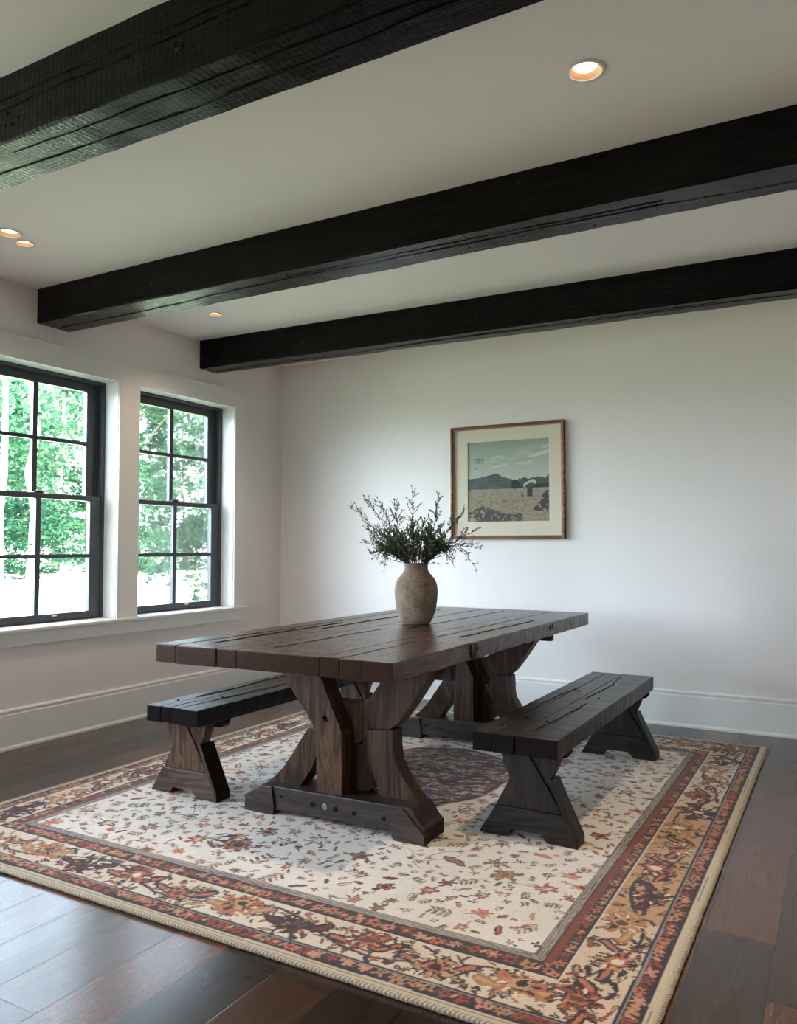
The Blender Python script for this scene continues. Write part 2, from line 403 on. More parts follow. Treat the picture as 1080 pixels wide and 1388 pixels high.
# ------------------------------------------------------------------ downlights
t = NT('lamp_diffuser'); em = t.n('Emission'); em.inputs[0].default_value = (1.0, 0.86, 0.68, 1); em.inputs[1].default_value = 3.0; t.l(em.outputs[0], t.out.inputs[0]); LAMP = t.m
REFL = mat_plain('cream_reflector', srgb(226, 176, 128), 0.5)
LWHITE = mat_plain('white_lamp_ring', srgb(235, 232, 226), 0.4)
def downlight(x, y, r, label, depth=0.03, power=18, spread=125, group=None):
    root = tag(empty('recessed_downlight', (x, y, H)), label, 'ceiling light', group)
    bm = bmesh.new(); n = 48
    prof_ = [(r * 0.80, -0.0005), (r * 0.80, -0.004), (r * 0.99, -0.005), (r, -0.0005)]
    rings = [[bm.verts.new((q * math.cos(6.28319 * k / n), q * math.sin(6.28319 * k / n), z)) for k in range(n)] for q, z in prof_]
    for i in range(4):
        A_, B_ = rings[i], rings[(i + 1) % 4]
        for k in range(n): bm.faces.new((A_[k], A_[(k + 1) % n], B_[(k + 1) % n], B_[k]))
    link('trim_ring', bm, LWHITE, root, smooth=True)
    bm = bmesh.new(); rr = r * 0.80
    A_ = [bm.verts.new((rr * math.cos(6.28319 * k / n), rr * math.sin(6.28319 * k / n), -0.002)) for k in range(n)]
    B_ = [bm.verts.new((rr * 0.72 * math.cos(6.28319 * k / n), rr * 0.72 * math.sin(6.28319 * k / n), depth)) for k in range(n)]
    for k in range(n): bm.faces.new((A_[k], A_[(k + 1) % n], B_[(k + 1) % n], B_[k]))
    link('reflector', bm, REFL, root, smooth=True)
    bm = bmesh.new(); A_ = [bm.verts.new((rr * 0.73 * math.cos(6.28319 * k / n), rr * 0.73 * math.sin(6.28319 * k / n), depth - 0.001)) for k in range(n)]; bm.faces.new(A_)
    link('lamp_diffuser', bm, LAMP, root)
    if power:
        l = bpy.data.lights.new('lamp_beam', 'SPOT'); l.energy = power; l.spot_size = R(spread); l.spot_blend = 0.9; l.shadow_soft_size = 0.04; l.color = (1.0, 0.80, 0.58)
        lo = bpy.data.objects.new('lamp_beam', l); C.objects.link(lo); lo.parent = root; lo.location = (0, 0, -0.012)
    return root
LIGHTS = [(3.484, -2.918, 0.064), (0.640, -2.990, 0.062), (0.585, -2.868, 0.050), (0.572, -1.452, 0.048)]
# holes for the deeper cans: a small square of ceiling is cut by a boolean-free trick is not needed, lamps sit in shallow cans
downlight(*LIGHTS[0], 'large round recessed ceiling light with warm glowing reflector, between first and second black beam', 0.015, 48, 100)
downlight(*LIGHTS[1], 'round recessed ceiling light by the left wall, the larger and nearer of the close pair', 0.012, 14)
downlight(*LIGHTS[2], 'round recessed ceiling light by the left wall, the smaller and farther of the close pair', 0.012, 8)
downlight(*LIGHTS[3], 'small round recessed ceiling light between the second and third black beam near the window', 0.012, 12)
def cut_ceiling():
    ce = bpy.data.objects['ceiling']; bm = bmesh.new(); n = 32
    for x, y, r in LIGHTS:
        q = r * 0.82
        a = [bm.verts.new((x + q * math.cos(6.28319 * k / n), y + q * math.sin(6.28319 * k / n), H - 0.05)) for k in range(n)]
        b = [bm.verts.new((v.co.x, v.co.y, H + 0.06)) for v in a]
        bm.faces.new(a[::-1]); bm.faces.new(b)
        for k in range(n): bm.faces.new((a[k], a[(k + 1) % n], b[(k + 1) % n], b[k]))
    me = bpy.data.meshes.new('cutter'); bmesh.ops.recalc_face_normals(bm, faces=bm.faces); bm.to_mesh(me); bm.free()
    cu = bpy.data.objects.new('cutter', me); C.objects.link(cu)
    md = ce.modifiers.new('holes', 'BOOLEAN'); md.operation = 'DIFFERENCE'; md.object = cu; md.solver = 'EXACT'
    dg = bpy.context.evaluated_depsgraph_get(); new = bpy.data.meshes.new_from_object(ce.evaluated_get(dg))
    ce.modifiers.clear(); ce.data = new
    bpy.data.objects.remove(cu)
cut_ceiling()
# unseen spots added outside the frame as warm fill
for x, y in ((3.4, -5.4), (5.6, -2.9), (5.6, -5.4), (3.4, -7.4)):
    l = bpy.data.lights.new('unseen_fill_spot', 'SPOT'); l.energy = 26; l.spot_size = R(130); l.spot_blend = 0.9; l.shadow_soft_size = 0.05; l.color = (1.0, 0.80, 0.58)
    lo = bpy.data.objects.new('unseen_fill_spot', l); C.objects.link(lo); lo.location = (x, y, H - 0.02)

# ------------------------------------------------------------------ beams
rng = random.Random(5)
def beam(ya, yb, h, label, dy=0.0, seed=1):
    L = ROOMX
    root = tag(empty('ceiling_beam', (0, (ya + yb) / 2, H - h)), label, 'beam')
    r_ = random.Random(seed); bm = bmesh.new(); n = 60; w_ = (yb - ya) / 2
    rings = []
    for i in range(n + 1):
        x = L * i / n; s = dy * i / n
        j = lambda: r_.uniform(-0.0018, 0.0018)
        c = 0.006
        rings.append([bm.verts.new((x, s + y_ + j(), z_ + (0 if z_ > h - 1e-6 else j()))) for y_, z_ in ((-w_, h), (-w_, c), (-w_ + c, 0), (w_ - c, 0), (w_, c), (w_, h))])
    for a, b in zip(rings, rings[1:]):
        for k in range(6): bm.faces.new((a[k], a[(k + 1) % 6], b[(k + 1) % 6], b[k]))
    bm.faces.new(rings[0]); bm.faces.new(rings[-1][::-1])
    link('beam_timber', bm, BEAM, root)
    # long drying splits and nail holes on the face towards the room and on the underside
    bm = bmesh.new()
    def split(face, x0, x1, v0, amp, wd):
        k = 90; ph = r_.uniform(0, 6); pts = []
        for i in range(k + 1):
            x = x0 + (x1 - x0) * i / k; s = dy * x / L
            v = v0 + amp * (math.sin(x * 1.1 + ph) + 0.35 * math.sin(x * 3.7 + ph * 2) + 0.12 * math.sin(x * 11 + ph)) + r_.uniform(-0.0012, 0.0012)
            wdt = wd * (0.25 + 0.75 * abs(math.sin(x * 1.7 + ph))) * min(1, i / 6, (k - i) / 6) + 0.0002
            pts.append((x, s, v, wdt))
        va = []
        for x, s, v, q in pts:
            if face == 'side': va.append((bm.verts.new((x, s - w_ - 0.0026, v + q)), bm.verts.new((x, s - w_ - 0.0026, v - q)), bm.verts.new((x, s - w_ + 0.004, v))))
            else: va.append((bm.verts.new((x, s + v + q, -0.0026)), bm.verts.new((x, s + v - q, -0.0026)), bm.verts.new((x, s + v, 0.004))))
        for A_, B_ in zip(va, va[1:]):
            for i in range(3): bm.faces.new((A_[i], A_[(i + 1) % 3], B_[(i + 1) % 3], B_[i]))
    split('side', 0.02, L - 0.1, h * 0.52, h * 0.07, 0.0016)
    split('side', 1.2, 4.5, h * 0.66, h * 0.03, 0.0008)
    split('under', 0.05, L - 0.1, 0.01, w_ * 0.22, 0.0022)
    split('under', 1.8, 3.6, -w_ * 0.4, w_ * 0.1, 0.0008)
    link('timber_split', bm, CRACK, root)
    bm = bmesh.new()
    for i in range(34):
        x = r_.uniform(0.15, L - 0.3); s = dy * x / L; q = r_.uniform(0.0025, 0.0065); k = 8
        if r_.random() < 0.65:
            v = r_.uniform(0.15, 0.85) * h; P_ = lambda a, d: (x + q * 0.8 * math.cos(a), s - w_ - 0.0024 + d, v + q * 1.2 * math.sin(a))
        else:
            v = r_.uniform(-0.7, 0.7) * w_; P_ = lambda a, d: (x + q * math.cos(a), s + v + q * math.sin(a), -0.0024 + d)
        A_ = [bm.verts.new(P_(6.28319 * j / k, 0)) for j in range(k)]; B_ = [bm.verts.new(P_(6.28319 * j / k, 0.006)) for j in range(k)]
        bm.faces.new(A_); bm.faces.new(B_[::-1])
        for j in range(k): bm.faces.new((A_[j], A_[(j + 1) % k], B_[(j + 1) % k], B_[j]))
    tag(link('nail_holes', bm, CRACK, root), kind='stuff')
    # round knots with raised rings on the near face
    bm = bmesh.new()
    for i in range(4):
        x = r_.uniform(0.6, L - 1.2) if i else 2.15 + seed * 0.45; s = dy * x / L; v = r_.uniform(0.35, 0.75) * h; q0 = r_.uniform(0.012, 0.024)
        for fct in (1.0, 0.62, 0.3):
            tube(bm, [(x + q0 * fct * math.cos(a * 0.3927), s - w_ - 0.0012, v + q0 * fct * 0.9 * math.sin(a * 0.3927)) for a in range(17)], 0.0018, 5, cap=False)
    link('knot', bm, BEAM, root)
    return root
CRACK = mat_plain('dark_crack', (0.0015, 0.0014, 0.0013, 1), 0.95)
beam(-3.822, -3.606, 0.2263, 'nearest black timber ceiling beam, crossing the upper left corner', seed=1)
beam(-2.365, -2.134, 0.2077, 'middle black timber ceiling beam with a long drying split along its face', seed=2)
beam(-0.992, -0.803, 0.2122, 'farthest and thinnest black timber ceiling beam, above the framed picture', dy=0.195, seed=3)

# ------------------------------------------------------------------ painted patterns (rug and picture) as colours on dense grids
def grid_object(name, xs, ys, zfun, cols, mat, parent, facing='up'):
    nx, ny = len(xs), len(ys)
    X, Y = np.meshgrid(xs, ys, indexing='ij')
    Z = zfun(X, Y)
    co = np.stack([X, Y, Z], -1) if facing == 'up' else np.stack([X, Z, Y], -1)
    me = bpy.data.meshes.new(name)
    me.vertices.add(nx * ny); me.vertices.foreach_set('co', co.reshape(-1).astype(np.float32))
    i = np.arange(nx * ny).reshape(nx, ny)
    q = np.stack([i[:-1, :-1], i[1:, :-1], i[1:, 1:], i[:-1, 1:]], -1).reshape(-1, 4)
    nf = len(q)
    me.loops.add(nf * 4); me.loops.foreach_set('vertex_index', q.reshape(-1).astype(np.int32))
    me.polygons.add(nf); me.polygons.foreach_set('loop_start', np.arange(0, nf * 4, 4, dtype=np.int32))
    me.update(calc_edges=True)
    a = me.color_attributes.new('pattern', 'FLOAT_COLOR', 'POINT')
    c4 = np.concatenate([cols, np.ones(cols.shape[:2] + (1,))], -1)
    a.data.foreach_set('color', c4.reshape(-1).astype(np.float32))
    me.materials.append(mat); me.shade_smooth()
    o = bpy.data.objects.new(name, me); C.objects.link(o); o.parent = parent
    return o

nr = np.random.RandomState(11)
def vnoise(X, Y, s, seed):
    r = np.random.RandomState(seed); T = r.rand(256, 256)
    x, y = X * s, Y * s; xi, yi = np.floor(x).astype(int), np.floor(y).astype(int); fx, fy = x - xi, y - yi
    fx = fx * fx * (3 - 2 * fx); fy = fy * fy * (3 - 2 * fy)
    g = lambda a, b: T[(xi + a) % 256, (yi + b) % 256]
    return (g(0, 0) * (1 - fx) + g(1, 0) * fx) * (1 - fy) + (g(0, 1) * (1 - fx) + g(1, 1) * fx) * fy
def fbm(X, Y, s, seed, o=3):
    return sum(vnoise(X, Y, s * 2 ** k, seed + k) * 0.5 ** k for k in range(o)) / sum(0.5 ** k for k in range(o))
S3 = lambda r, g, b: np.array(srgb(r, g, b)[:3])

class Canvas:
    def __init__(s, x0, x1, y0, y1, step, bgc, warp=0.006, ws=14):
        s.xs = np.arange(x0, x1 + step / 2, step); s.ys = np.arange(y0, y1 + step / 2, step); s.step = step
        X, Y = np.meshgrid(s.xs, s.ys, indexing='ij'); s.X0, s.Y0 = X, Y
        s.X = X + warp * 2 * (fbm(X + 9, Y + 9, ws, 3) - 0.5) * 1.6; s.Y = Y + warp * 2 * (fbm(X + 9, Y + 9, ws, 33) - 0.5) * 1.6
        s.c = np.empty(X.shape + (3,)); s.c[:] = bgc; s.N = fbm(X + 4, Y + 4, 55, 301, 2) - 0.5 if warp > 0.003 else np.zeros(X.shape)
    def win(s, cx, cy, r):
        i0 = max(0, int((cx - r - s.xs[0]) / s.step) - 3); i1 = min(len(s.xs), int((cx + r - s.xs[0]) / s.step) + 4)
        j0 = max(0, int((cy - r - s.ys[0]) / s.step) - 3); j1 = min(len(s.ys), int((cy + r - s.ys[0]) / s.step) + 4)
        if i1 <= i0 or j1 <= j0: return None
        return slice(i0, i1), slice(j0, j1)
    def put(s, w_, mask, col):
        s.c[w_][mask] = col
    def flower(s, cx, cy, r, n=6, cols=None, rot=0.0, rag=0.25, sy=1.0):
        w_ = s.win(cx, cy, r * 1.5)
        if w_ is None: return
        dx, dy = s.X[w_] - cx, (s.Y[w_] - cy) / sy; d = np.hypot(dx, dy) * (1 + 1.1 * s.N[w_]); th = np.arctan2(dy, dx) + rot
        for f, c in cols:
            s.put(w_, d < r * f * (1 - rag + rag * np.cos(n * th) * (1 if f > 0.5 else 0.3)), c)
    def leaf(s, cx, cy, L, W, ang, col, col2=None):
        w_ = s.win(cx, cy, L)
        if w_ is None: return
        dx, dy = s.X[w_] - cx, s.Y[w_] - cy; u = dx * math.cos(ang) + dy * math.sin(ang); v = -dx * math.sin(ang) + dy * math.cos(ang)
        v = (v - 0.25 * W * np.sin(u / L * 3)) * (1 + 1.2 * s.N[w_])
        tt = np.sqrt(np.clip(1 - (u / (L / 2)) ** 2, 0, 1))
        s.put(w_, (np.abs(u) < L / 2) & (np.abs(v) < W / 2 * tt), col)
        if col2 is not None: s.put(w_, (np.abs(u) < L / 2.6) & (np.abs(v) < W / 5 * tt), col2)
    def stroke(s, pts, wd, col):
        for a, b in zip(pts, pts[1:]):
            mx, my = (a[0] + b[0]) / 2, (a[1] + b[1]) / 2; L = math.hypot(b[0] - a[0], b[1] - a[1])
            w_ = s.win(mx, my, L / 2 + wd * 2)
            if w_ is None: continue
            dx, dy = s.X[w_] - a[0], s.Y[w_] - a[1]; ux, uy = (b[0] - a[0]) / (L + 1e-9), (b[1] - a[1]) / (L + 1e-9)
            t_ = np.clip(dx * ux + dy * uy, 0, L); s.put(w_, np.hypot(dx - t_ * ux, dy - t_ * uy) < wd / 2, col)
    def rect(s, x0, x1, y0, y1, col):
        i0, i1 = np.searchsorted(s.xs, (x0, x1)); j0, j1 = np.searchsorted(s.ys, (y0, y1)); s.c[i0:i1, j0:j1] = col

RX0, RX1, RY0, RY1 = 0.870, 3.770, -3.585, -0.375
rcx, rcy = (RX0 + RX1) / 2, (RY0 + RY1) / 2
def paint_rug():
    r_ = random.Random(21)
    IV, IV2 = S3(206, 196, 184), S3(200, 187, 168); TAN, GOLD = S3(176, 138, 100), S3(188, 148, 104)
    MAR, RUST, ORG, NAVY, BLK, GRY, BRN, PINK = S3(92, 42, 36), S3(134, 70, 50), S3(168, 98, 68), S3(44, 46, 60), S3(48, 36, 36), S3(132, 122, 114), S3(92, 62, 48), S3(178, 122, 100)
    hx, hy = (RX1 - RX0) / 2, (RY1 - RY0) / 2
    cv = Canvas(-hx, hx, -hy, hy, 0.0042, IV, 0.0055, 16)
    X, Y = cv.X0, cv.Y0
    d = np.minimum(hx - np.abs(cv.X0), hy - np.abs(cv.Y0))                # distance from the edge
    d = d + 0.004 * (fbm(X + 5, Y + 5, 5, 70) - 0.5)
    b_edge, b_g0, b_g1, b_m1, b_i1, b_gr = 0.034, 0.042, 0.092, 0.268, 0.335, 0.368
    side_r = (hx - X) < (hy - np.abs(Y)); side_l = (hx + X) < (hy - np.abs(Y))
    cv.c[:] = IV
    # --- field scatter
    def ok(x, y, m_=0.0): return abs(x) < hx - b_gr - m_ and abs(y) < hy - b_gr - m_
    pal = [MAR, RUST, BLK, BRN, BRN, BLK, ORG, S3(112, 58, 48)]
    med = lambda x, y: ((x + 0.02) / 0.44) ** 2 + ((y - 0.17) / 0.56) ** 2
    pts = []
    for k in range(26000):
        x, y = r_.uniform(-hx, hx), r_.uniform(-hy, hy)
        if not ok(x, y, 0.012) or med(x, y) < 1.08: continue
        R_ = r_.choice((0.014, 0.018, 0.02, 0.026, 0.026, 0.032, 0.04, 0.048))
        if any((x - a) ** 2 + (y - b) ** 2 < ((R_ + c) * 1.08) ** 2 for a, b, c in pts): continue
        pts.append((x, y, R_))
    for x, y, R_ in pts:
        k = r_.random(); c1 = r_.choice(pal); c2 = r_.choice((ORG, TAN, PINK, IV2, RUST))
        if R_ >= 0.026 and k < 0.6:
            cv.flower(x, y, R_, r_.choice((5, 6, 7, 8)), [(1.0, c1), (0.66, c2), (0.36, r_.choice((c1, BLK, IV2)))], r_.uniform(0, 6), 0.22, r_.uniform(0.7, 1.1))
            a = r_.uniform(0, 6.28); cv.stroke([(x, y), (x + 1.7 * R_ * math.cos(a), y + 1.7 * R_ * math.sin(a))], 0.0045, BRN)
        elif k < 0.45:
            cv.flower(x, y, R_ * 0.9, r_.choice((4, 5)), [(1.0, c1), (0.45, c2)], r_.uniform(0, 6), 0.35)
        elif k < 0.72:
            a = r_.uniform(0, 3.14)
            cv.leaf(x, y, R_ * 2.4, R_ * 0.9, a, c1, r_.choice((None, c2)))
        else:
            a = r_.uniform(0, 6.28); ca, sa = math.cos(a), math.sin(a)
            cv.stroke([(x - R_ * ca, y - R_ * sa), (x + R_ * ca, y + R_ * sa)], 0.0045, BRN)
            for q in (-0.7, -0.2, 0.3, 0.8):
                for s_ in (-1, 1): cv.leaf(x + q * R_ * ca + s_ * 0.35 * R_ * -sa, y + q * R_ * sa + s_ * 0.35 * R_ * ca, R_ * 0.75, R_ * 0.28, a + s_ * 0.9, r_.choice((c1, GRY, BRN)))
    # thin vines
    for k in range(46):
        x, y = r_.uniform(-hx + 0.45, hx - 0.45), r_.uniform(-hy + 0.45, hy - 0.45); a = r_.uniform(0, 6.28); line = []
        for q in range(9):
            if not ok(x, y, 0.01) or med(x, y) < 1.05: break
            line.append((x, y)); a += r_.uniform(-0.5, 0.5); x += 0.028 * math.cos(a); y += 0.028 * math.sin(a)
        cv.stroke(line, 0.004, r_.choice((GRY, BRN, RUST)))
    # the big dark palmettes near the table's near foot and elsewhere
    for (x, y, R_) in ((-0.19, -1.02, 0.085), (0.52, 0.75, 0.07), (-0.7, 0.6, 0.07)):
        cv.flower(x, y, R_, 9, [(1.0, BLK), (0.82, RUST), (0.7, BLK), (0.52, ORG), (0.3, BLK)], 0.3, 0.18, 0.8)
        for s_ in (-1, 0, 1): cv.leaf(x - R_ * 1.1, y + s_ * 0.05, 0.09, 0.016, 3.14 + s_ * 0.6, BLK)
        for q in range(14):
            a = q * 0.449; cv.flower(x + R_ * 0.62 * math.cos(a), y + R_ * 0.5 * math.sin(a), 0.011, 4, [(1, ORG)], a)
    # --- medallion
    th = np.arctan2((Y - 0.17) / 0.56, (X + 0.02) / 0.44); mr = np.sqrt(med(cv.X, cv.Y)) * (1 + 0.012 * np.cos(10 * th))
    cv.c[mr < 1.0] = S3(170, 150, 130); cv.c[mr < 0.975] = S3(62, 38, 34)
    for k in range(1500):
        x, y = r_.uniform(-0.5, 0.5), r_.uniform(-0.4, 0.76)
        if med(x, y) > 0.88: continue
        cv.leaf(x, y, r_.uniform(0.035, 0.07), r_.uniform(0.011, 0.02), r_.uniform(-0.6, 0.9), r_.choice((S3(170, 136, 108), S3(176, 150, 124), S3(166, 134, 108), S3(120, 72, 56), S3(70, 34, 36), BLK, BLK)), r_.choice((None, BLK, S3(120, 72, 56))))
    for k in range(60):
        x, y = r_.uniform(-0.42, 0.4), r_.uniform(-0.3, 0.64)
        if med(x, y) > 0.7: continue
        cv.flower(x, y, r_.uniform(0.02, 0.034), r_.choice((5, 6, 8)), [(1, BLK), (0.85, r_.choice((TAN, ORG, S3(160, 130, 104)))), (0.4, MAR)], r_.uniform(0, 6), 0.2)
    # --- border bands (cover whatever ran over)
    inb = lambda a, b: (d >= a) & (d < b)
    # grey woven stripe beside the field
    st = (np.sin((d - b_i1) * 900 + 5 * fbm(X, Y * 3, 8, 71)) > 0)[..., None]
    g = inb(b_i1, b_gr); cv.c[g] = np.where(st[g], S3(150, 140, 130), S3(92, 84, 78))
    # inner guard: rust field, dark edge lines
    g = inb(b_m1, b_i1); cv.c[g] = S3(60, 44, 42)
    g = inb(b_i1 - 0.030, b_i1 - 0.004) & (side_r | side_l); cv.c[g] = S3(112, 60, 44)
    # main border: ivory ground that turns tan in long patches
    g = inb(b_g1, b_m1)
    tn = np.clip((fbm(X + 3, Y + 1.7, 1.3, 51, 2) - 0.40) * 5, 0, 1) * (0.25 + 0.1 * side_r); tn = np.maximum(tn, 0.9 * (side_r & (Y > -0.9) & (Y < 0.25)))
    base = IV2 * (1 - tn[..., None]) + S3(170, 128, 88) * tn[..., None]; cv.c[g] = base[g]
    g = inb(b_edge, b_g1); cv.c[g] = S3(52, 40, 40)
    # walk along each side and place motifs; q(s, depth) gives the point
    def sides():
        yield (2 * hx, lambda s, dd: (-hx + s, -hy + dd), 0.0)
        yield (2 * hx, lambda s, dd: (hx - s, hy - dd), 0.0)
        yield (2 * hy, lambda s, dd: (hx - dd, -hy + s), 1.571)
        yield (2 * hy, lambda s, dd: (-hx + dd, hy - s), 1.571)
    for L, q, ang in sides():
        # small guard rosettes
        for (dd, wd, pitch) in (((b_edge + b_g1) / 2 + 0.002, 0.025, 0.05), ((b_m1 + b_i1) / 2 - (0.012 if ang else 0), 0.026 if not ang else 0.019, 0.055)):
            s = dd
            while s < L - dd:
                x, y = q(s, dd + r_.uniform(-0.003, 0.003)); c = r_.choice((ORG, RUST, ORG, PINK, S3(160, 116, 86), S3(134, 62, 48)))
                cv.flower(x, y, wd, r_.choice((4, 5, 6)), [(1.0, c), (0.35, r_.choice((MAR, BLK, TAN)))], r_.uniform(0, 6), 0.28)
                x, y = q(s + pitch / 2, dd); cv.leaf(x, y, 0.03, 0.012, ang + r_.uniform(0.6, 1.2), r_.choice((GRY, TAN, BRN, NAVY)))
                s += pitch * r_.uniform(0.9, 1.1)
        # main border: scroll with big palmettes and filler
        dm = (b_g1 + b_m1) / 2; line = []; s = dm
        while s < L - dm:
            line.append(q(s, dm + 0.055 * math.sin(s * 8.2))); s += 0.02
        cv.stroke(line, 0.011, NAVY); cv.stroke([(a + 0.006, b + 0.006) for a, b in line], 0.004, S3(150, 120, 92))
        for k in range(int(L / 0.0078)):
            s = r_.uniform(b_g1 + 0.01, L - b_g1 - 0.01); dd = r_.uniform(b_g1 + 0.012, b_m1 - 0.012); x, y = q(s, dd)
            c = r_.choice((NAVY, BLK, BRN, BLK, S3(74, 50, 42), RUST, S3(96, 82, 74), S3(66, 58, 56)))
            if r_.random() < 0.72: cv.leaf(x, y, r_.uniform(0.025, 0.06), r_.uniform(0.009, 0.018), r_.uniform(0, 3.14), c, r_.choice((None, None, TAN)))
            else: cv.flower(x, y, r_.uniform(0.010, 0.018), 5, [(1, c), (0.4, r_.choice((ORG, TAN)))], r_.uniform(0, 6), 0.3)
        s = 0.20; k = 0
        while s < L - 0.15:
            x, y = q(s, dm + 0.02 * (-1) ** k)
            a, b, c = [(BLK, RUST, ORG), (NAVY, TAN, ORG), (S3(150, 110, 78), ORG, TAN), (BLK, BLK, MAR)][k % 4]
            for j in (-1, 1):
                x2, y2 = q(s + j * 0.075, dm + 0.012 * j); cv.leaf(x2, y2, 0.10, 0.045, ang + 0.5 * j, a, c)
            cv.flower(x, y, 0.072, r_.choice((7, 9, 11)), [(1.0, a), (0.86, b), (0.66, r_.choice((a, BRN))), (0.54, c), (0.3, r_.choice((BLK, BRN, IV2)))], r_.uniform(0, 6), 0.10, r_.uniform(0.8, 1.0))
            for j in range(16):
                aa = j * 0.393; cv.leaf(x + 0.036 * math.cos(aa), y + 0.034 * math.sin(aa), 0.02, 0.008, aa, r_.choice((BLK, BRN, TAN, a)))
            for j in range(9):
                cv.leaf(x + 0.05 * math.cos(j * 0.698), y + 0.05 * math.sin(j * 0.698), 0.026, 0.010, j * 0.698, r_.choice((ORG, BLK, IV2)))
            s += 0.235; k += 1
    # guard lines
    for a, b, c in ((b_g0 - 0.004, b_g0, BLK), (b_g1 - 0.010, b_g1 - 0.004, GRY), (b_g1 - 0.004, b_g1 + 0.003, NAVY), (b_m1 - 0.005, b_m1, S3(200, 188, 170)), (b_m1, b_m1 + 0.007, BLK), (b_i1 - 0.004, b_i1, BLK), (b_gr - 0.003, b_gr, S3(84, 76, 72))):
        cv.c[inb(a, b)] = c
    cv.c[d < b_edge] = S3(178, 165, 144); cv.c[inb(0.020, 0.0225)] = S3(120, 104, 88)
    # wear: patches of pile rubbed pale, and fine heathering
    wr = np.clip((fbm(X + 2, Y + 2, 5, 90, 4) - 0.52) * 2.2, 0, 0.16)[..., None] * ((mr > 1.0) & (d > b_i1))[..., None]
    cv.c = cv.c * (1 - wr) + S3(170, 156, 138) * wr
    cv.c *= (0.90 + 0.2 * nr.rand(*X.shape))[..., None]
    return cv
cv = paint_rug()
t = NT('patterned_wool_pile'); at = t.n('Attribute', attribute_name='pattern'); v = t.coord()
pile = t.noise(v, 420, 3, 0.6); lum = t.noise(v, 18, 3)
col = t.mix(0.25, at.outputs['Color'], t.ramp(pile, [(0.3, (0.35, 0.35, 0.35)), (0.7, (0.9, 0.9, 0.9))]), 'OVERLAY')
t.bsdf(col, 0.95, t.math('ADD', pile, t.math('MULTIPLY', lum, 1.5)), 0.5, 0.004, **{'Specular IOR Level': 0.15, 'Sheen Weight': 0.15})
RUGM = t.m
rug = tag(empty('area_rug', (rcx, rcy, 0.0)), 'large ivory oriental rug with rust and navy floral border, under the table and benches', 'rug')
hx, hy = (RX1 - RX0) / 2, (RY1 - RY0) / 2
def rugz(X, Y):
    d = np.minimum(hx - np.abs(X), hy - np.abs(Y))
    return 0.006 + 0.009 * np.clip(d / 0.012, 0, 1) ** 0.5 + 0.0006 * (fbm(X + 7, Y + 7, 9, 200) - 0.5)
grid_object('rug_pile', cv.xs, cv.ys, rugz, cv.c, RUGM, rug)
t = NT('cream_binding_yarn'); v = t.coord((1, 1, 1)); wv = t.n('TexWave'); wv.inputs['Scale'].default_value = 34; wv.inputs['Distortion'].default_value = 1.0; t.l(t.coord(rot=(0, 0, 0.78)), wv.inputs['Vector'])
c = t.mix(wv.outputs['Fac'], srgb(136, 122, 102), srgb(184, 170, 148)); t.bsdf(c, 0.9, wv.outputs['Fac'], 0.6, 0.003); BIND = t.m
bm = bmesh.new()
def wob(p, q, n, ax):
    r_ = random.Random(3); out = []
    for i in range(n + 1):
        f = i / n; out.append((p[0] + (q[0] - p[0]) * f + (r_.uniform(-.0015, .0015) if ax == 'y' else 0), p[1] + (q[1] - p[1]) * f + (r_.uniform(-.0015, .0015) if ax == 'x' else 0), 0.0085))
    return out
e = 0.004
tube(bm, wob((-hx, -hy + e), (hx, -hy + e), 90, 'x'), 0.0085, 8)
tube(bm, wob((hx - e, -hy), (hx - e, hy), 90, 'y'), 0.0085, 8)
tube(bm, wob((-hx + e, -hy), (-hx + e, hy), 90, 'y'), 0.0085, 8)
link('edge_binding', bm, BIND, rug, smooth=True)
bm = bmesh.new(); r_ = random.Random(8)
for k in range(330):
    x = -hx + 2 * hx * k / 330 + r_.uniform(-.003, .003); L = r_.uniform(0.012, 0.030); a = r_.uniform(-0.5, 0.5)
    tube(bm, [(x, hy - 0.006, 0.010), (x + a * L * 0.5, hy + L * 0.5, 0.011 + r_.uniform(0, .006)), (x + a * L, hy + L, 0.004)], 0.0026, 4)
tag(link('fringe', bm, BIND, rug), kind='stuff')

RUGT = 0.0156   # top of the pile
# ------------------------------------------------------------------ table
TX0, TX1, TY0, TY1 = 1.703, 2.826, -3.018, -0.649
table = tag(empty('trestle_table', (2.264, -1.83, 0.0)), 'large dark rustic wooden trestle dining table with a thick plank top', 'table')
r_ = random.Random(4)
bm = bmesh.new(); TZ, TT = 0.76, 0.074
cuts = [TX0, 1.813, 2.026, 2.127, 2.519, 2.607, TX1]
for a, b in zip(cuts, cuts[1:]):
    board(bm, a + 0.0016, b - 0.0016, TY0 + r_.uniform(-.003, .003), TY1 + r_.uniform(-.012, .012), TZ - TT + r_.uniform(-.002, .002), TZ - r_.uniform(0, .002), 'y', 60, 0.0016, r_)
top = link('tabletop', bm, TAB, table, bevel=0.0035, world=True)
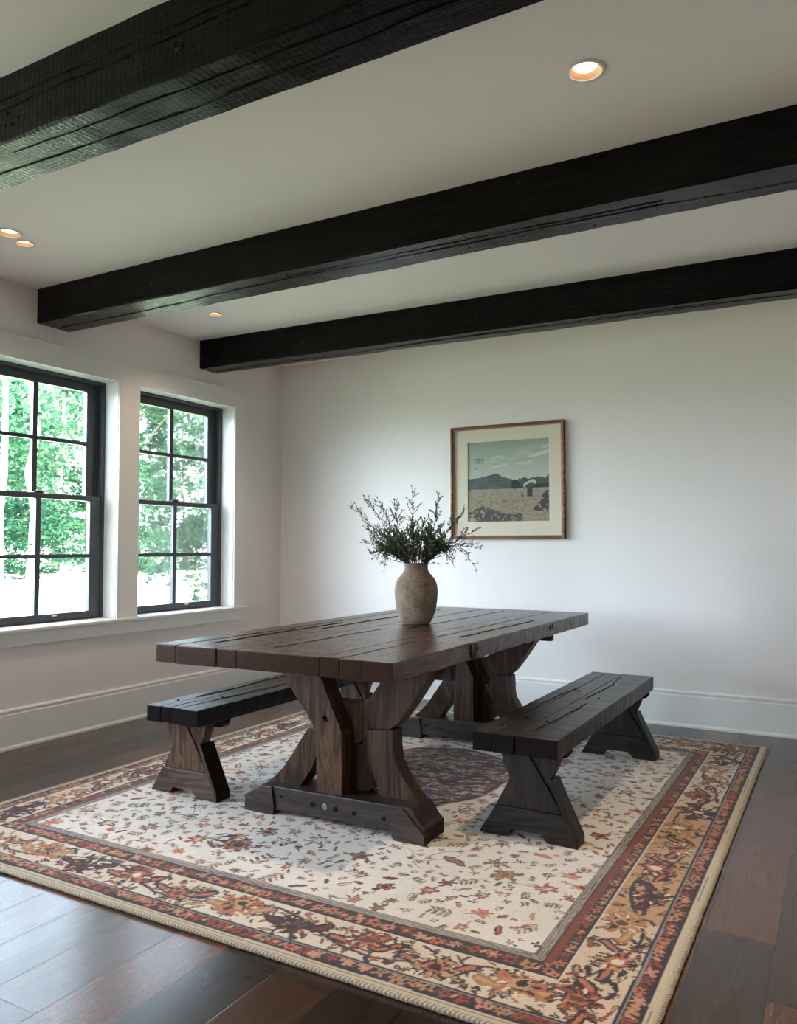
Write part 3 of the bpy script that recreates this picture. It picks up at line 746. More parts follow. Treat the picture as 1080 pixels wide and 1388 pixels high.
# battens under the top carry it on the trestles
def oz(o): return -Vector(o.location)
def part(name, fn, mat, parent, root, bevel=0.003, label=None):
    bm = bmesh.new(); fn(bm); bmesh.ops.translate(bm, verts=bm.verts, vec=-Vector(root.location))
    o = link(name, bm, mat, parent, bevel)
    if label: o['label'] = label
    return o
def jag(pts, k=3, amp=0.0012):
    """subdivide a polygon's edges with a little hand-cut irregularity"""
    out = []
    for a, b in zip(pts, pts[1:] + pts[:1]):
        for i in range(k):
            f = i / k; j = amp if i else 0
            out.append((a[0] + (b[0] - a[0]) * f + r_.uniform(-j, j), a[1] + (b[1] - a[1]) * f + r_.uniform(-j, j)))
    return out
def trestle(dx, yf):
    """yf = front face of the foot; everything sits behind it"""
    S = lambda pts, q=0.0: [(a + dx + q, b) for a, b in pts]
    zt = TZ - TT
    g = RUGT + 0.0005
    def foot(bm):
        pts = [(1.888, g), (1.888, 0.088), (1.972, 0.134), (2.700, 0.146), (2.745, 0.085), (2.762, 0.072), (2.762, g), (2.626, g), (2.608, g + 0.026), (2.046, g + 0.020), (2.040, g)]
        prism(bm, jag(S(pts)), yf + 0.012, yf + 0.180)
    tr = part('trestle_foot', foot, TABX, table, table)
    def cap_a(bm):
        prism(bm, jag(S([(1.885, g), (1.885, 0.082), (1.975, 0.133), (2.030, 0.134), (2.044, 0.05), (2.040, g)])), yf, yf + 0.05)
    def cap_b(bm):
        prism(bm, jag(S([(2.626, g), (2.612, 0.05), (2.640, 0.143), (2.664, 0.143), (2.745, 0.070), (2.766, 0.050), (2.766, g)])), yf, yf + 0.05)
    part('end_block', cap_a, TABX, tr, table); part('end_block', cap_b, TABX, tr, table)
    z = 0.136
    def larm(bm): prism(bm, jag(S([(2.000, zt), (2.225, zt), (2.369, 0.395), (2.369, z), (2.241, z), (2.241, 0.385), (2.19, 0.452)]), 4), yf + 0.030, yf + 0.128)
    part('post', larm, TABZ, table, table)
    def rarm(bm): prism(bm, jag(S([(2.805, zt), (2.625, zt), (2.546, 0.600), (2.492, 0.530), (2.440, 0.500), (2.371, 0.500), (2.300, 0.500), (2.300, 0.40), (2.371, 0.335), (2.430, 0.332), (2.515, 0.376), (2.573, 0.392), (2.630, 0.440), (2.680, 0.505)], -0.045), 3), yf + 0.120, yf + 0.205)
    part('arm', rarm, TABZ, table, table)
    def rleg(bm): prism(bm, jag(S([(2.470, 0.400), (2.597, 0.415), (2.600, 0.335), (2.606, 0.290), (2.640, 0.232), (2.682, 0.180), (2.716, 0.146), (2.712, 0.140), (2.540, z), (2.512, 0.200), (2.480, 0.270), (2.440, 0.325)], -0.022), 3), yf + 0.095, yf + 0.170)
    part('leg_brace', rleg, TABZ, table, table)
    def lleg(bm): prism(bm, jag(S([(2.172, 0.384), (2.239, 0.390), (2.239, 0.330), (2.200, 0.225), (2.128, 0.128), (1.960, 0.128), (2.010, 0.170), (2.052, 0.215), (2.095, 0.275)]), 3), yf + 0.066, yf + 0.150)
    part('leg_brace', lleg, TABZ, table, table)
    def rear(bm): prism(bm, jag(S([(2.372, 0.333), (2.432, 0.331), (2.476, 0.262), (2.478, 0.16), (2.44, 0.137), (2.340, 0.137), (2.340, 0.333)], -0.01), 3), yf + 0.129, yf + 0.175)
    part('rear_post', rear, TABZ, table, table)
    def cleat(bm): box(bm, 1.95 + dx, 2.78 + dx, yf + 0.206, yf + 0.255, zt - 0.075, zt - 0.001)
    part('cleat', cleat, TABX, table, table)
    return tr, S
tr1, S1 = trestle(0.0, -2.672)
tr2, S2 = trestle(-0.085, -1.165)
def disc(bm, x, y, z, r, t_=0.004, axis='y', n=14):
    a = [bm.verts.new((x + r * math.cos(6.28319 * k / n), y - t_, z + r * math.sin(6.28319 * k / n))) for k in range(n)]
    b = [bm.verts.new((v.co.x, y + 0.01, v.co.z)) for v in a]
    bm.faces.new(a); bm.faces.new(b[::-1])
    for k in range(n): bm.faces.new((a[k], a[(k + 1) % n], b[(k + 1) % n], b[k]))
for (x, z, r, mt) in ((2.075, 0.098, 0.006, IRON), (2.118, 0.090, 0.004, IRON), (2.237, 0.090, 0.011, IRON), (2.300, 0.089, 0.013, STEEL), (2.352, 0.088, 0.011, IRON), (2.440, 0.086, 0.009, IRON), (2.578, 0.088, 0.009, IRON)):
    part('bolt_head', lambda bm: disc(bm, x, -2.660, z, r), mt, tr1, table, 0.001)
part('bolt_head', lambda bm: (disc(bm, 2.285, -2.638, 0.442, 0.013), disc(bm, 2.289, -2.640, 0.436, 0.007, 0.008)), IRON, table, table, 0.001)
for (x, z, r) in ((1.985, 0.092, 0.010), (2.065, 0.086, 0.007), (2.09, 0.085, 0.006)):
    part('bolt_head', lambda bm: disc(bm, x, -1.153, z, r), IRON, tr2, table, 0.001)
# the big burl knot and checks on the table's long edge
KN = mat_plain('burnt_knot', srgb(26, 18, 14), 0.5, 0.5, 90)
def knot(bm):
    for k, (q, dd) in enumerate(((0.030, 0.006), (0.020, 0.010), (0.010, 0.013))):
        tube(bm, [(TX1 + dd * 0.5, -2.345 + q * 0.75 * math.cos(a * 0.3491), 0.724 + q * math.sin(a * 0.3491)) for a in range(19)], 0.0055 - k * 0.001, 6, cap=False)
    tube(bm, [(TX1 - 0.01, -2.345, 0.724), (TX1 + 0.004, -2.345, 0.724)], 0.012, 10)
part('burl_knot', knot, KN, table, table, 0)
CK = [([(TX1 - 0.003, y, za), (TX1 - 0.003, y + wd * 0.4, (za + zb) / 2), (TX1 - 0.003, y - wd * 0.2, zb)], wd * 0.5) for (y, za, zb, wd) in ((-2.295, .715, .745, .009), (-1.36, .716, .742, .012), (-1.32, .724, .748, .010), (-1.72, .690, .735, .003), (-1.02, .716, .742, .006), (-0.90, .718, .728, .006), (-2.75, .70, .75, .0016), (-2.62, .70, .74, .0015), (-2.05, .69, .73, .002))]
CK += [([(x, TY0 - 0.001, z), (x, TY0 + 0.01, z)], wd) for (x, z, wd) in ((2.30, .715, .005), (2.22, .710, .003), (2.36, .717, .003))]
CK += [([(x, TY0 + 0.0005, za), (x + 0.008, TY0 + 0.0005, zb)], 0.0022) for (x, za, zb) in ((1.99, .71, .74), (2.69, .69, .755), (1.93, .70, .735))]
for pts, wd in CK: part('drying_check', lambda bm: tube(bm, pts, wd, 6), CRACK, top, table, 0)
# deep splits running in the top surface
def grooves(bm):
    rr = random.Random(12)
    for (x, ya, yb, amp, wd) in ((1.90, -2.9, -1.9, .010, .0016), (1.955, -2.2, -0.9, .010, .0018), (2.23, -2.9, -2.1, .012, .0015), (2.34, -2.0, -0.8, .012, .0018), (2.70, -2.2, -1.3, .010, .0015), (2.18, -1.6, -0.75, .01, .0016)):
        ph = rr.uniform(0, 6); n = 70; prev = None; wk = 0
        for i in range(n + 1):
            y = ya + (yb - ya) * i / n; q = wd * 0.5 * max(0, math.sin(y * 7 + ph) + 0.25) * min(1, i / 5, (n - i) / 5) + 1e-4; wk += rr.uniform(-.0022, .0022)
            xx = x + amp * math.sin(y * 2.1 + ph) + wk
            cur = (bm.verts.new((xx - q, y, TZ + .0012)), bm.verts.new((xx + q, y, TZ + .0012)), bm.verts.new((xx, y, TZ - 0.008)))
            if prev:
                for k in range(3): bm.faces.new((prev[k], prev[(k + 1) % 3], cur[(k + 1) % 3], cur[k]))
            prev = cur
part('surface_splits', grooves, CRACK, top, table, 0)

# ------------------------------------------------------------------ benches (built round the bench's own base point)
def make_bench(cx, cyb, L, x0, x1, cuts, legmat, label, mirror, leg_dx):
    root = tag(empty('trestle_bench', (cx, cyb, 0.0)), label, 'bench')
    rr = random.Random(int(cx * 100)); W_ = x1 - x0; h2 = L / 2
    bm = bmesh.new(); ZS, TS = 0.44, 0.074
    for a, b in zip(cuts, cuts[1:]):
        board(bm, a + 0.0013 - cx, b - 0.0013 - cx, -h2 + rr.uniform(-.003, .004), h2 + rr.uniform(-.004, .004), ZS - TS + rr.uniform(-.002, .002), ZS - rr.uniform(0, .003), 'y', 44, 0.0014, rr)
    seat = link('seat', bm, BEN, root, 0.0035)
    g = RUGT + 0.0005; s = -1 if mirror else 1; zt = ZS - TS
    Pm = lambda pts: [(s * a + leg_dx, b) for a, b in pts]
    for yo in (-h2 + 0.105, h2 - 0.175):
        # hourglass leg: crossing halves, foot board with a cut-out arch, cleat under the seat
        hg = [(-0.118, zt), (0.128, zt), (0.128, 0.325), (0.100, 0.254), (0.130, 0.19), (0.203, g), (0.150, g), (-0.150, g), (-0.196, g), (-0.128, 0.131), (-0.070, 0.243), (-0.092, 0.300)]
        arch = [(-0.118, zt), (0.128, zt), (0.128, 0.325), (0.100, 0.254), (0.152, 0.135), (0.17, 0.10), (-0.112, 0.10), (-0.128, 0.131), (-0.070, 0.243), (-0.092, 0.300)]
        bm = bmesh.new(); prism(bm, jag(Pm(arch), 3), yo + 0.014, yo + 0.070)
        leg = link('leg', bm, legmat, root, 0.003)
        fb = [(-0.196, g), (-0.126, 0.132), (0.150, 0.132), (0.203, g), (0.088, g), (0.062, 0.046), (-0.058, 0.046), (-0.078, g)]
        bm = bmesh.new(); prism(bm, jag(Pm(fb), 3), yo, yo + 0.082)
        link('foot_board', bm, BENX2 if legmat is BENZ2 else BENX, leg, 0.003)
        dg = [(-0.110, zt - 0.001), (0.0, zt - 0.001), (0.150, 0.133), (0.055, 0.133), (-0.02, 0.20), (-0.092, 0.30)]
        bm = bmesh.new(); prism(bm, jag(Pm(dg), 3), yo + 0.003, yo + 0.020)
        link('cross_brace', bm, legmat, leg, 0.003)
        # raking outer cheek seen as the slanted side board
        ck = [(0.094, 0.250), (0.108, 0.262), (0.208, 0.05), (0.208, g), (0.196, g), (0.150, 0.132)]
        bm = bmesh.new(); prism(bm, jag(Pm(ck), 2), yo - 0.002, yo + 0.090)
        link('side_cheek', bm, TABX if legmat is BENZ2 else BENZ, leg, 0.003)
        bm = bmesh.new(); wq = W_ / 2 - 0.012
        pr = [(-wq, zt - 0.0005), (wq, zt - 0.0005), (wq, zt - 0.020), (wq - 0.012, zt - 0.036), (wq - 0.035, zt - 0.042), (-wq + 0.035, zt - 0.042), (-wq + 0.012, zt - 0.036), (-wq, zt - 0.020)]
        prism(bm, [(a + (x0 + x1) / 2 - cx, b) for a, b in pr], yo + 0.082, yo + 0.122)
        link('cleat', bm, BENX, leg, 0.002)
    bm = bmesh.new()
    for (x, y, q) in ((0.03, -h2 + 0.30, .006), (-0.07, -h2 + 0.33, .010), (-0.10, -h2 + 0.14, .005), (0.08, -h2 + 0.9, .005), (-0.06, 0.2, .008), (0.05, 0.45, .006)):
        n = 9; A_ = [bm.verts.new((x + q * math.cos(k * .698), y + q * 1.4 * math.sin(k * .698), ZS + .0008)) for k in range(n)]; B_ = [bm.verts.new((v.co.x, v.co.y, ZS - .01)) for v in A_]
        bm.faces.new(A_); bm.faces.new(B_[::-1])
        for k in range(n): bm.faces.new((A_[k], A_[(k + 1) % n], B_[(k + 1) % n], B_[k]))
    for (x, ya, yb) in ((0.045, -0.75, -0.1), (0.02, 0.0, 0.7), (-0.09, -0.6, 0.3)):
        n = 46; ph = rr.uniform(0, 6); prev = None; wk = 0
        for i in range(n + 1):
            y = ya + (yb - ya) * i / n; q = 0.0016 * max(0, math.sin(y * 9 + ph) + 0.4) * min(1, i / 4, (n - i) / 4) + 1e-4; wk += rr.uniform(-.006, .006) if i % 4 == 0 else rr.uniform(-.001, .001)
            xx = x + 0.012 * math.sin(y * 4 + ph) + wk
            cur = (bm.verts.new((xx - q, y, ZS + .0008)), bm.verts.new((xx + q, y, ZS + .0008)), bm.verts.new((xx, y, ZS - 0.008)))
            if prev:
                for k in range(3): bm.faces.new((prev[k], prev[(k + 1) % 3], cur[(k + 1) % 3], cur[k]))
            prev = cur
    link('surface_splits', bm, CRACK, seat)
    return root
BENX2 = mat_wood('brown_bench_wood_crosswise', srgb(38, 26, 19), srgb(72, 54, 41), srgb(102, 79, 63), 'x', 0.45, 8.0, 0.7, True, 0.6, vary=0.2)
make_bench(3.069, -1.676, 1.688, 2.897, 3.241, [2.897, 2.980, 3.071, 3.241], BENZ, 'black-brown wooden bench along the right side of the table, far end by the picture wall', False, 0.006)
make_bench(1.546, -1.926, 1.690, 1.391, 1.702, [1.391, 1.476, 1.532, 1.591, 1.702], BENZ2, 'dark wooden bench with brown legs between the table and the windows', False, -0.036)

# ------------------------------------------------------------------ vase
t = NT('weathered_clay'); v = t.coord(); n1 = t.noise(v, 14, 6, 0.65); n2 = t.noise(t.coord((1, 1, 4)), 30, 4, 0.6); n3 = t.noise(v, 220, 3)
c = t.ramp(n1, [(0.30, srgb(98, 82, 68)), (0.5, srgb(124, 107, 90)), (0.7, srgb(146, 129, 110))])
c = t.mix(t.ramp(n2, [(0.56, (0, 0, 0)), (0.66, (0.75, 0.75, 0.75))]), c, srgb(84, 66, 54))
vo = t.n('TexVoronoi'); vo.inputs['Scale'].default_value = 45; t.l(v, vo.inputs['Vector'])
c = t.mix(t.math('MULTIPLY', t.ramp(vo.outputs['Distance'], [(0.10, (1, 1, 1)), (0.2, (0, 0, 0))]), t.ramp(n1, [(0.5, (0, 0, 0)), (0.6, (1, 1, 1))])), c, srgb(60, 46, 38))
t.bsdf(c, 0.8, t.math('ADD', n2, t.math('MULTIPLY', n3, 0.4)), 0.35, 0.004); CLAY = t.m
VX, VY = 2.252, -1.775
vase = tag(empty('clay_vase', (VX, VY, 0.7605)), 'weathered beige clay vase standing on the table', 'vase')
pr = [(0.066, 0.0), (0.0725, 0.005), (0.080, 0.020), (0.091, 0.045), (0.102, 0.080), (0.109, 0.125), (0.1115, 0.165), (0.108, 0.200), (0.097, 0.228), (0.080, 0.248), (0.068, 0.262), (0.0615, 0.275), (0.0595, 0.290), (0.0605, 0.302), (0.0635, 0.309), (0.062, 0.3115), (0.055, 0.309), (0.051, 0.290), (0.055, 0.262), (0.085, 0.220), (0.095, 0.16), (0.06, 0.02)]
bm = bmesh.new(); lathe(bm, pr, 72, True)
link('vase_body', bm, CLAY, vase, smooth=True)

# ------------------------------------------------------------------ sprigs
t = NT('olive_leaf'); geo = t.n('NewGeometry')
c = t.ramp(geo.outputs['Random Per Island'], [(0.0, srgb(48, 58, 38)), (0.5, srgb(80, 96, 58)), (1.0, srgb(122, 134, 90))]); t.bsdf(c, 0.6); LEAF = t.m
t = NT('grey_leaf'); geo = t.n('NewGeometry')
c = t.ramp(geo.outputs['Random Per Island'], [(0.0, srgb(66, 66, 64)), (0.6, srgb(98, 98, 94)), (1.0, srgb(130, 132, 124))]); t.bsdf(c, 0.7); GREYLEAF = t.m
TWIG = mat_plain('grey_brown_twig', srgb(74, 64, 56), 0.8)
def leafcard(bm, p, d, L, W):
    d = d.normalized(); s = d.orthogonal().normalized(); a = rl.uniform(0, 6.28); s = (Matrix.Rotation(a, 3, d) @ s); nrm = d.cross(s)
    a_ = bm.verts.new(p); b_ = bm.verts.new(p + d * L * .45 + s * W / 2 + nrm * W * .15); c_ = bm.verts.new(p + d * L); e_ = bm.verts.new(p + d * L * .45 - s * W / 2 + nrm * W * .15); m_ = bm.verts.new(p + d * L * .5 - nrm * W * .1)
    bm.faces.new((a_, b_, m_)); bm.faces.new((b_, c_, m_)); bm.faces.new((c_, e_, m_)); bm.faces.new((e_, a_, m_))
rl = random.Random(77)
MOUTH = Vector((VX, VY, 0.7605 + 0.300))
def sprig(du, dv, dd, label, group=None, bare=0.25, dens=1.0, leafm=None, droop=0.0):
    """du right, dv up, dd away from camera: where the tip ends, from the vase mouth"""
    R3 = Vector((0.871, 0.491, 0)); F3 = Vector((-0.491, 0.871, 0))
    tip = R3 * du + F3 * dd + Vector((0, 0, dv))
    root = tag(empty('foliage_sprig', MOUTH - Vector((0, 0, 0.12))), label, 'foliage', group)
    base = Vector((0, 0, 0)); ring = (R3 * du + F3 * dd); rn = ring.length
    lip = (ring.normalized() * min(0.040, rn * 0.4) + Vector((0, 0, 0.115))) if rn > 1e-6 else Vector((0, 0, .115))
    tipL = tip + Vector((0, 0, 0.12))
    ctrl = lip + (lip - base * 0).normalized() * 0.06 + Vector((0, 0, max(0.02, 0.35 * max(dv, 0.12) + droop))) + ring * 0.30
    pts = [base, lip * 0.55, lip]
    n = 14
    for i in range(1, n + 1):
        f = i / n; p = lip * (1 - f) ** 2 + ctrl * 2 * f * (1 - f) + tipL * f * f
        p += Vector((rl.uniform(-1, 1), rl.uniform(-1, 1), rl.uniform(-1, 1))) * 0.004 * min(1, f * 3)
        pts.append(p)
    bs = bmesh.new(); tube(bs, pts, 0.0028, 5, 0.0009)
    bl = bmesh.new()
    L_ = tip.length
    for i in range(3, len(pts) - 1):
        f = (i - 3) / (len(pts) - 4)
        d0 = (pts[i + 1] - pts[i]).normalized()
        for k in range(2 if f < 0.9 else 1):
            side = Vector((rl.uniform(-1, 1), rl.uniform(-1, 1), rl.uniform(-0.4, 1))).normalized()
            d = (d0 * 0.8 + side * 0.9).normalized(); ln = rl.uniform(0.035, 0.085) * (1.15 - f * 0.75) * min(1.2, 0.5 + L_ * 2)
            q = pts[i]; tw = [q]
            for j in range(4):
                d = (d + Vector((rl.uniform(-1, 1), rl.uniform(-1, 1), rl.uniform(-.6, .9))) * 0.28).normalized(); q = q + d * ln / 4; tw.append(q)
            tube(bs, tw, 0.0013, 4, 0.0007)
            for j in range(1, 5):
                nl = max(1, int(3.4 * dens * (1.0 if f < 1 - bare else 0.45)))
                for _ in range(nl):
                    dl = (d + Vector((rl.uniform(-1, 1), rl.uniform(-1, 1), rl.uniform(-.6, 1))) * 0.9).normalized()
                    leafcard(bl, tw[j], dl, rl.uniform(0.012, 0.024), rl.uniform(0.0045, 0.008))
        for _ in range(max(1, int(2.2 * dens))):
            dl = (d0 + Vector((rl.uniform(-1, 1), rl.uniform(-1, 1), rl.uniform(-1, 1))) * 0.9).normalized()
            leafcard(bl, pts[i], dl, rl.uniform(0.012, 0.024), rl.uniform(0.005, 0.008))
    for _ in range(7):
        leafcard(bl, pts[-1 - rl.randint(0, 1)], (pts[-1] - pts[-3]) .normalized() + Vector((rl.uniform(-1, 1), rl.uniform(-1, 1), rl.uniform(-1, 1))) * 0.6, 0.013, 0.006)
    link('stem', bs, TWIG, root); link('leaves', bl, leafm or LEAF, root)
    return root
named = [
 (-0.355, 0.318, 0.02, 'long sprig with grey buds reaching farthest left from the clay vase', dict(leafm=GREYLEAF, dens=0.75, bare=0.4)),
 (-0.268, 0.355, -0.05, 'bare forked twig rising at the upper left of the vase bouquet', dict(dens=0.35, bare=0.7, leafm=GREYLEAF)),
 (-0.200, 0.348, 0.05, 'second bare twig from the left in the top of the vase bouquet', dict(dens=0.35, bare=0.7, leafm=GREYLEAF)),
 (-0.115, 0.330, -0.04, 'budded sprig just left of the tallest one in the vase', dict(dens=0.9)),
 (-0.020, 0.405, 0.03, 'tallest upright sprig in the middle of the vase bouquet', dict(dens=0.6, bare=0.5)),
 (0.122, 0.372, 0.04, 'tall dense pointed sprig right of centre in the vase bouquet', dict(dens=1.3)),
 (0.250, 0.290, -0.05, 'leafy sprig crossing the left edge of the picture frame', dict(dens=0.9)),
 (0.330, 0.190, 0.03, 'grey flowering sprig at the right in front of the picture corner', dict(leafm=GREYLEAF, dens=0.8)),
 (0.325, 0.085, -0.05, 'thin sprig arching right just below the picture frame', dict(dens=0.45, leafm=GREYLEAF, bare=0.5, droop=0.05)),
 (0.315, -0.020, 0.03, 'drooping twig with a bud at its tip, lowest on the right', dict(dens=0.3, leafm=GREYLEAF, bare=0.6, droop=0.12)),
 (-0.270, 0.195, 0.04, 'green leafy sprig pointing left at mid height of the bouquet', dict(dens=1.1)),
 (-0.275, 0.115, -0.05, 'green sprig below the mid left one, arching over the tabletop', dict(dens=0.9, droop=0.03)),
 (-0.220, 0.035, 0.03, 'grey sprig arching low to the left over the vase shoulder', dict(leafm=GREYLEAF, dens=0.7, droop=0.06)),
 (-0.168, -0.022, -0.03, 'drooping grey tassel sprig hanging lowest on the left of the vase', dict(leafm=GREYLEAF, dens=1.1, droop=0.11)),
 (0.190, -0.005, -0.05, 'short sprig drooping over the right shoulder of the vase', dict(leafm=GREYLEAF, dens=0.5, droop=0.08)),
]
for du, dv, dd, lab, kw in named: sprig(du, dv, dd, lab, 'foliage sprigs in the vase', **kw)
for k in range(18):
    a = R(14 + 152 * ((k * 0.618) % 1)); L_ = rl.uniform(0.16, 0.31)
    sprig(-math.cos(a) * L_ * 0.95, math.sin(a) * L_ * 0.92 + 0.01, rl.uniform(-0.13, 0.13), 'short green sprig in the dense middle of the vase bouquet', 'foliage sprigs in the vase', dens=0.85, bare=0.15)

# ------------------------------------------------------------------ framed picture
PX0, PX1, PZ0, PZ1 = 1.612, 2.488, 1.209, 2.043
pic = tag(empty('framed_picture', ((PX0 + PX1) / 2, -0.002, (PZ0 + PZ1) / 2)), 'framed landscape photograph with wide cream mat and thin brown wooden frame on the back wall', 'picture')
FR = mat_wood('reddish_brown_frame_wood', srgb(84, 46, 26), srgb(136, 80, 48), srgb(170, 110, 70), 'x', 0.35, 9, 0, False, 0.2)
fwd = 0.019; D = -0.036
bm = BM((PX0, PX0 + fwd, D, -0.002, PZ0, PZ1), (PX1 - fwd, PX1, D, -0.002, PZ0, PZ1), (PX0 + fwd, PX1 - fwd, D, -0.002, PZ1 - fwd, PZ1), (PX0 + fwd, PX1 - fwd, D, -0.002, PZ0, PZ0 + fwd))
link('frame', bm, FR, pic, 0.004, world=True)
f2 = 0.007
bm = BM((PX0 + fwd, PX0 + fwd + f2, D + .008, -0.004, PZ0 + fwd, PZ1 - fwd), (PX1 - fwd - f2, PX1 - fwd, D + .008, -0.004, PZ0 + fwd, PZ1 - fwd), (PX0 + fwd + f2, PX1 - fwd - f2, D + .008, -0.004, PZ1 - fwd - f2, PZ1 - fwd), (PX0 + fwd + f2, PX1 - fwd - f2, D + .008, -0.004, PZ0 + fwd, PZ0 + fwd + f2))
link('frame_fillet', bm, mat_plain('tan_fillet', srgb(150, 112, 78), 0.4), pic, 0.001, world=True)
MATB = mat_plain('cream_mat_board', srgb(212, 200, 178), 0.9)
AX0, AX1, AZ0, AZ1 = 1.745, 2.372, 1.337, 1.924
bm = BM((PX0 + fwd, AX0, -0.014, -0.006, PZ0 + fwd, PZ1 - fwd), (AX1, PX1 - fwd, -0.014, -0.006, PZ0 + fwd, PZ1 - fwd), (AX0, AX1, -0.014, -0.006, PZ0 + fwd, AZ0), (AX0, AX1, -0.014, -0.006, AZ1, PZ1 - fwd))
link('mat_board', bm, MATB, pic, world=True)
def paint_photo():
    W_, H_ = AX1 - AX0, AZ1 - AZ0
    cv = Canvas(0, W_, 0, H_, 0.0016, S3(150, 156, 140), 0.0015, 60); X, Y = cv.X0 / W_, cv.Y0 / H_
    f = np.clip((Y - 0.45) / 0.55, 0, 1)[..., None]
    cv.c = S3(178, 182, 164) * (1 - f) + S3(134, 146, 130) * f
    cl = np.clip((fbm(X * 3 + 1, Y * 14 + 2, 1.6, 5, 4) - 0.50) * 4, 0, 1) * np.clip((Y - 0.5) * 4, 0, 1) * np.clip((1.02 - Y) * 3, 0, 1); cl = cl * np.clip(X * 2, 0.1, 1)
    cv.c = cv.c * (1 - 0.7 * cl[..., None]) + S3(198, 192, 166) * 0.7 * cl[..., None]
    # clouds: streaks
    for (x, y, L, W) in ((.36, .80, .15, .018), (.45, .79, .10, .012), (.38, .685, .26, .022), (.74, .72, .17, .02), (.90, .82, .30, .05), (.97, .90, .1, .03), (.55, .77, .12, .01)):
        cv.leaf(x * W_, y * H_, L * W_, W * H_, 0.12, S3(190, 188, 168))
    rid = 0.505 + 0.05 * np.exp(-((X - 0.36) / 0.09) ** 2) + 0.03 * np.exp(-((X - 0.22) / 0.2) ** 2) + 0.02 * fbm(X * 9, Y * 0, 3, 8, 4) - 0.02 * (X > 0.55)
    g = (Y < rid + 0.012) & (Y > 0.405); sh = (fbm(X * 3, Y * 9, 6, 9, 3))[..., None]; cv.c[g] = (S3(70, 78, 70) * (0.6 + 0.8 * sh))[g]
    tr_ = 0.50 + 0.07 * fbm(X * 5, Y * 0, 4, 18, 4); g = (Y < tr_) & (Y > 0.405) & (X > 0.63); cv.c[g] = (S3(62, 72, 58) * (0.6 + 0.8 * sh))[g]
    g = (Y < 0.45) & (Y > 0.405) & (X > 0.6); cv.c[g] = S3(32, 36, 32)
    # bare field
    n4 = fbm(X * 6, Y * 22, 3, 40, 4); n5 = fbm(X * 14, Y * 30, 4, 44, 3); g = Y <= 0.405
    base = S3(150, 132, 106)[None, None] * (0.70 + 0.42 * n4[..., None]); far = np.clip((Y - 0.25) / 0.15, 0, 1)[..., None]
    base = base * (1 - 0.5 * far) + S3(146, 144, 130) * 0.5 * far
    base = base * np.where(((n5 > 0.62))[..., None], 0.62, 1.0); cv.c[g] = base[g]
    n6 = fbm(X * 12, Y * 12, 3, 60, 4)
    g = (Y < 0.06 + 0.10 * np.exp(-((X - 0.2) / 0.18) ** 2) + 0.05 * n6) & (X < 0.68) & (n6 > 0.40); cv.c[g] = (S3(58, 56, 44) * (0.6 + 0.9 * n5[..., None]))[g]
    g = (Y < 0.33 - 2.0 * (1 - X) ** 1.3 + 0.10 * n6) & (Y > 0.10 + 0.04 * n6) & (X > 0.6) & (n6 > 0.40); cv.c[g] = (S3(44, 44, 36) * (0.6 + 0.9 * n5[..., None]))[g]
    g = (Y < 0.05) & (X < 0.08); cv.c[g] = S3(140, 130, 112)
    P_ = lambda x, y: (x * W_, y * H_)
    cv.flower(*P_(.595, .455), 0.036, 3, [(1, S3(24, 30, 26))], 0, 0.08)
    cv.rect(*[.545 * W_, .645 * W_], *[.405 * H_, .445 * H_], S3(24, 30, 26))
    cv.rect(.735 * W_, .80 * W_, .30 * H_, .47 * H_, S3(40, 40, 36)); cv.leaf(*P_(.765, .455), .155 * W_, .085 * H_, 0, S3(176, 170, 150)); cv.leaf(*P_(.765, .435), .11 * W_, .05 * H_, 0, S3(60, 58, 50))
    cv.flower(*P_(.68, .31), 0.012, 5, [(1, S3(60, 58, 50))]); cv.flower(*P_(.45, .25), 0.018, 5, [(1, S3(92, 80, 64))], 0, .2, .4); cv.flower(*P_(.30, .24), 0.012, 5, [(1, S3(86, 78, 62))], 0, .2, .5); cv.flower(*P_(.14, .24), 0.010, 5, [(1, S3(70, 64, 54))], 0, .2, .5)
    # small outlined mark in the sky and the tick below it
    dk = S3(66, 76, 72); z0 = 1.0 - (373 - 225) / 630; cx_ = (272 - 185) / 632
    q = lambda x, y: P_(cx_ + x / 632, z0 + y / 630)
    for pl in ([(-34, 0), (-30, 14), (-16, 18), (-14, 12)], [(-34, 0), (-30, -14), (-18, -16), (-16, -10)], [(14, 14), (28, 14), (34, 4), (24, -2)], [(16, -18), (30, -14), (34, -4)], [(-10, 16), (10, 17)], [(-10, -18), (12, -18)], [(-5, 9), (-6, -9)], [(-5, 9), (6, 9)], [(-5, 0), (5, 0)], [(-6, -9), (6, -10)], [(10, 9), (9, -8)]):
        cv.stroke([q(*p) for p in pl], 0.0042, dk)
    cv.stroke([q(-19, -52), q(-23, -64), q(-16, -62)], 0.0045, dk)
    return cv
cv = paint_photo()
t = NT('matte_photo_print'); at = t.n('Attribute', attribute_name='pattern'); t.bsdf(at.outputs['Color'], 0.6); PHOTO = t.m
ox, oz_ = AX0 - pic.location.x, AZ0 - pic.location.z
grid_object('photo_print', cv.xs + ox, cv.ys + oz_, lambda X, Y: np.full(X.shape, -0.007 - pic.location.y), cv.c, PHOTO, pic, 'wall')
link('backing', BM((PX0 + .01, PX1 - .01, -0.0055, -0.0025, PZ0 + .01, PZ1 - .01)), MATB, pic, world=True)

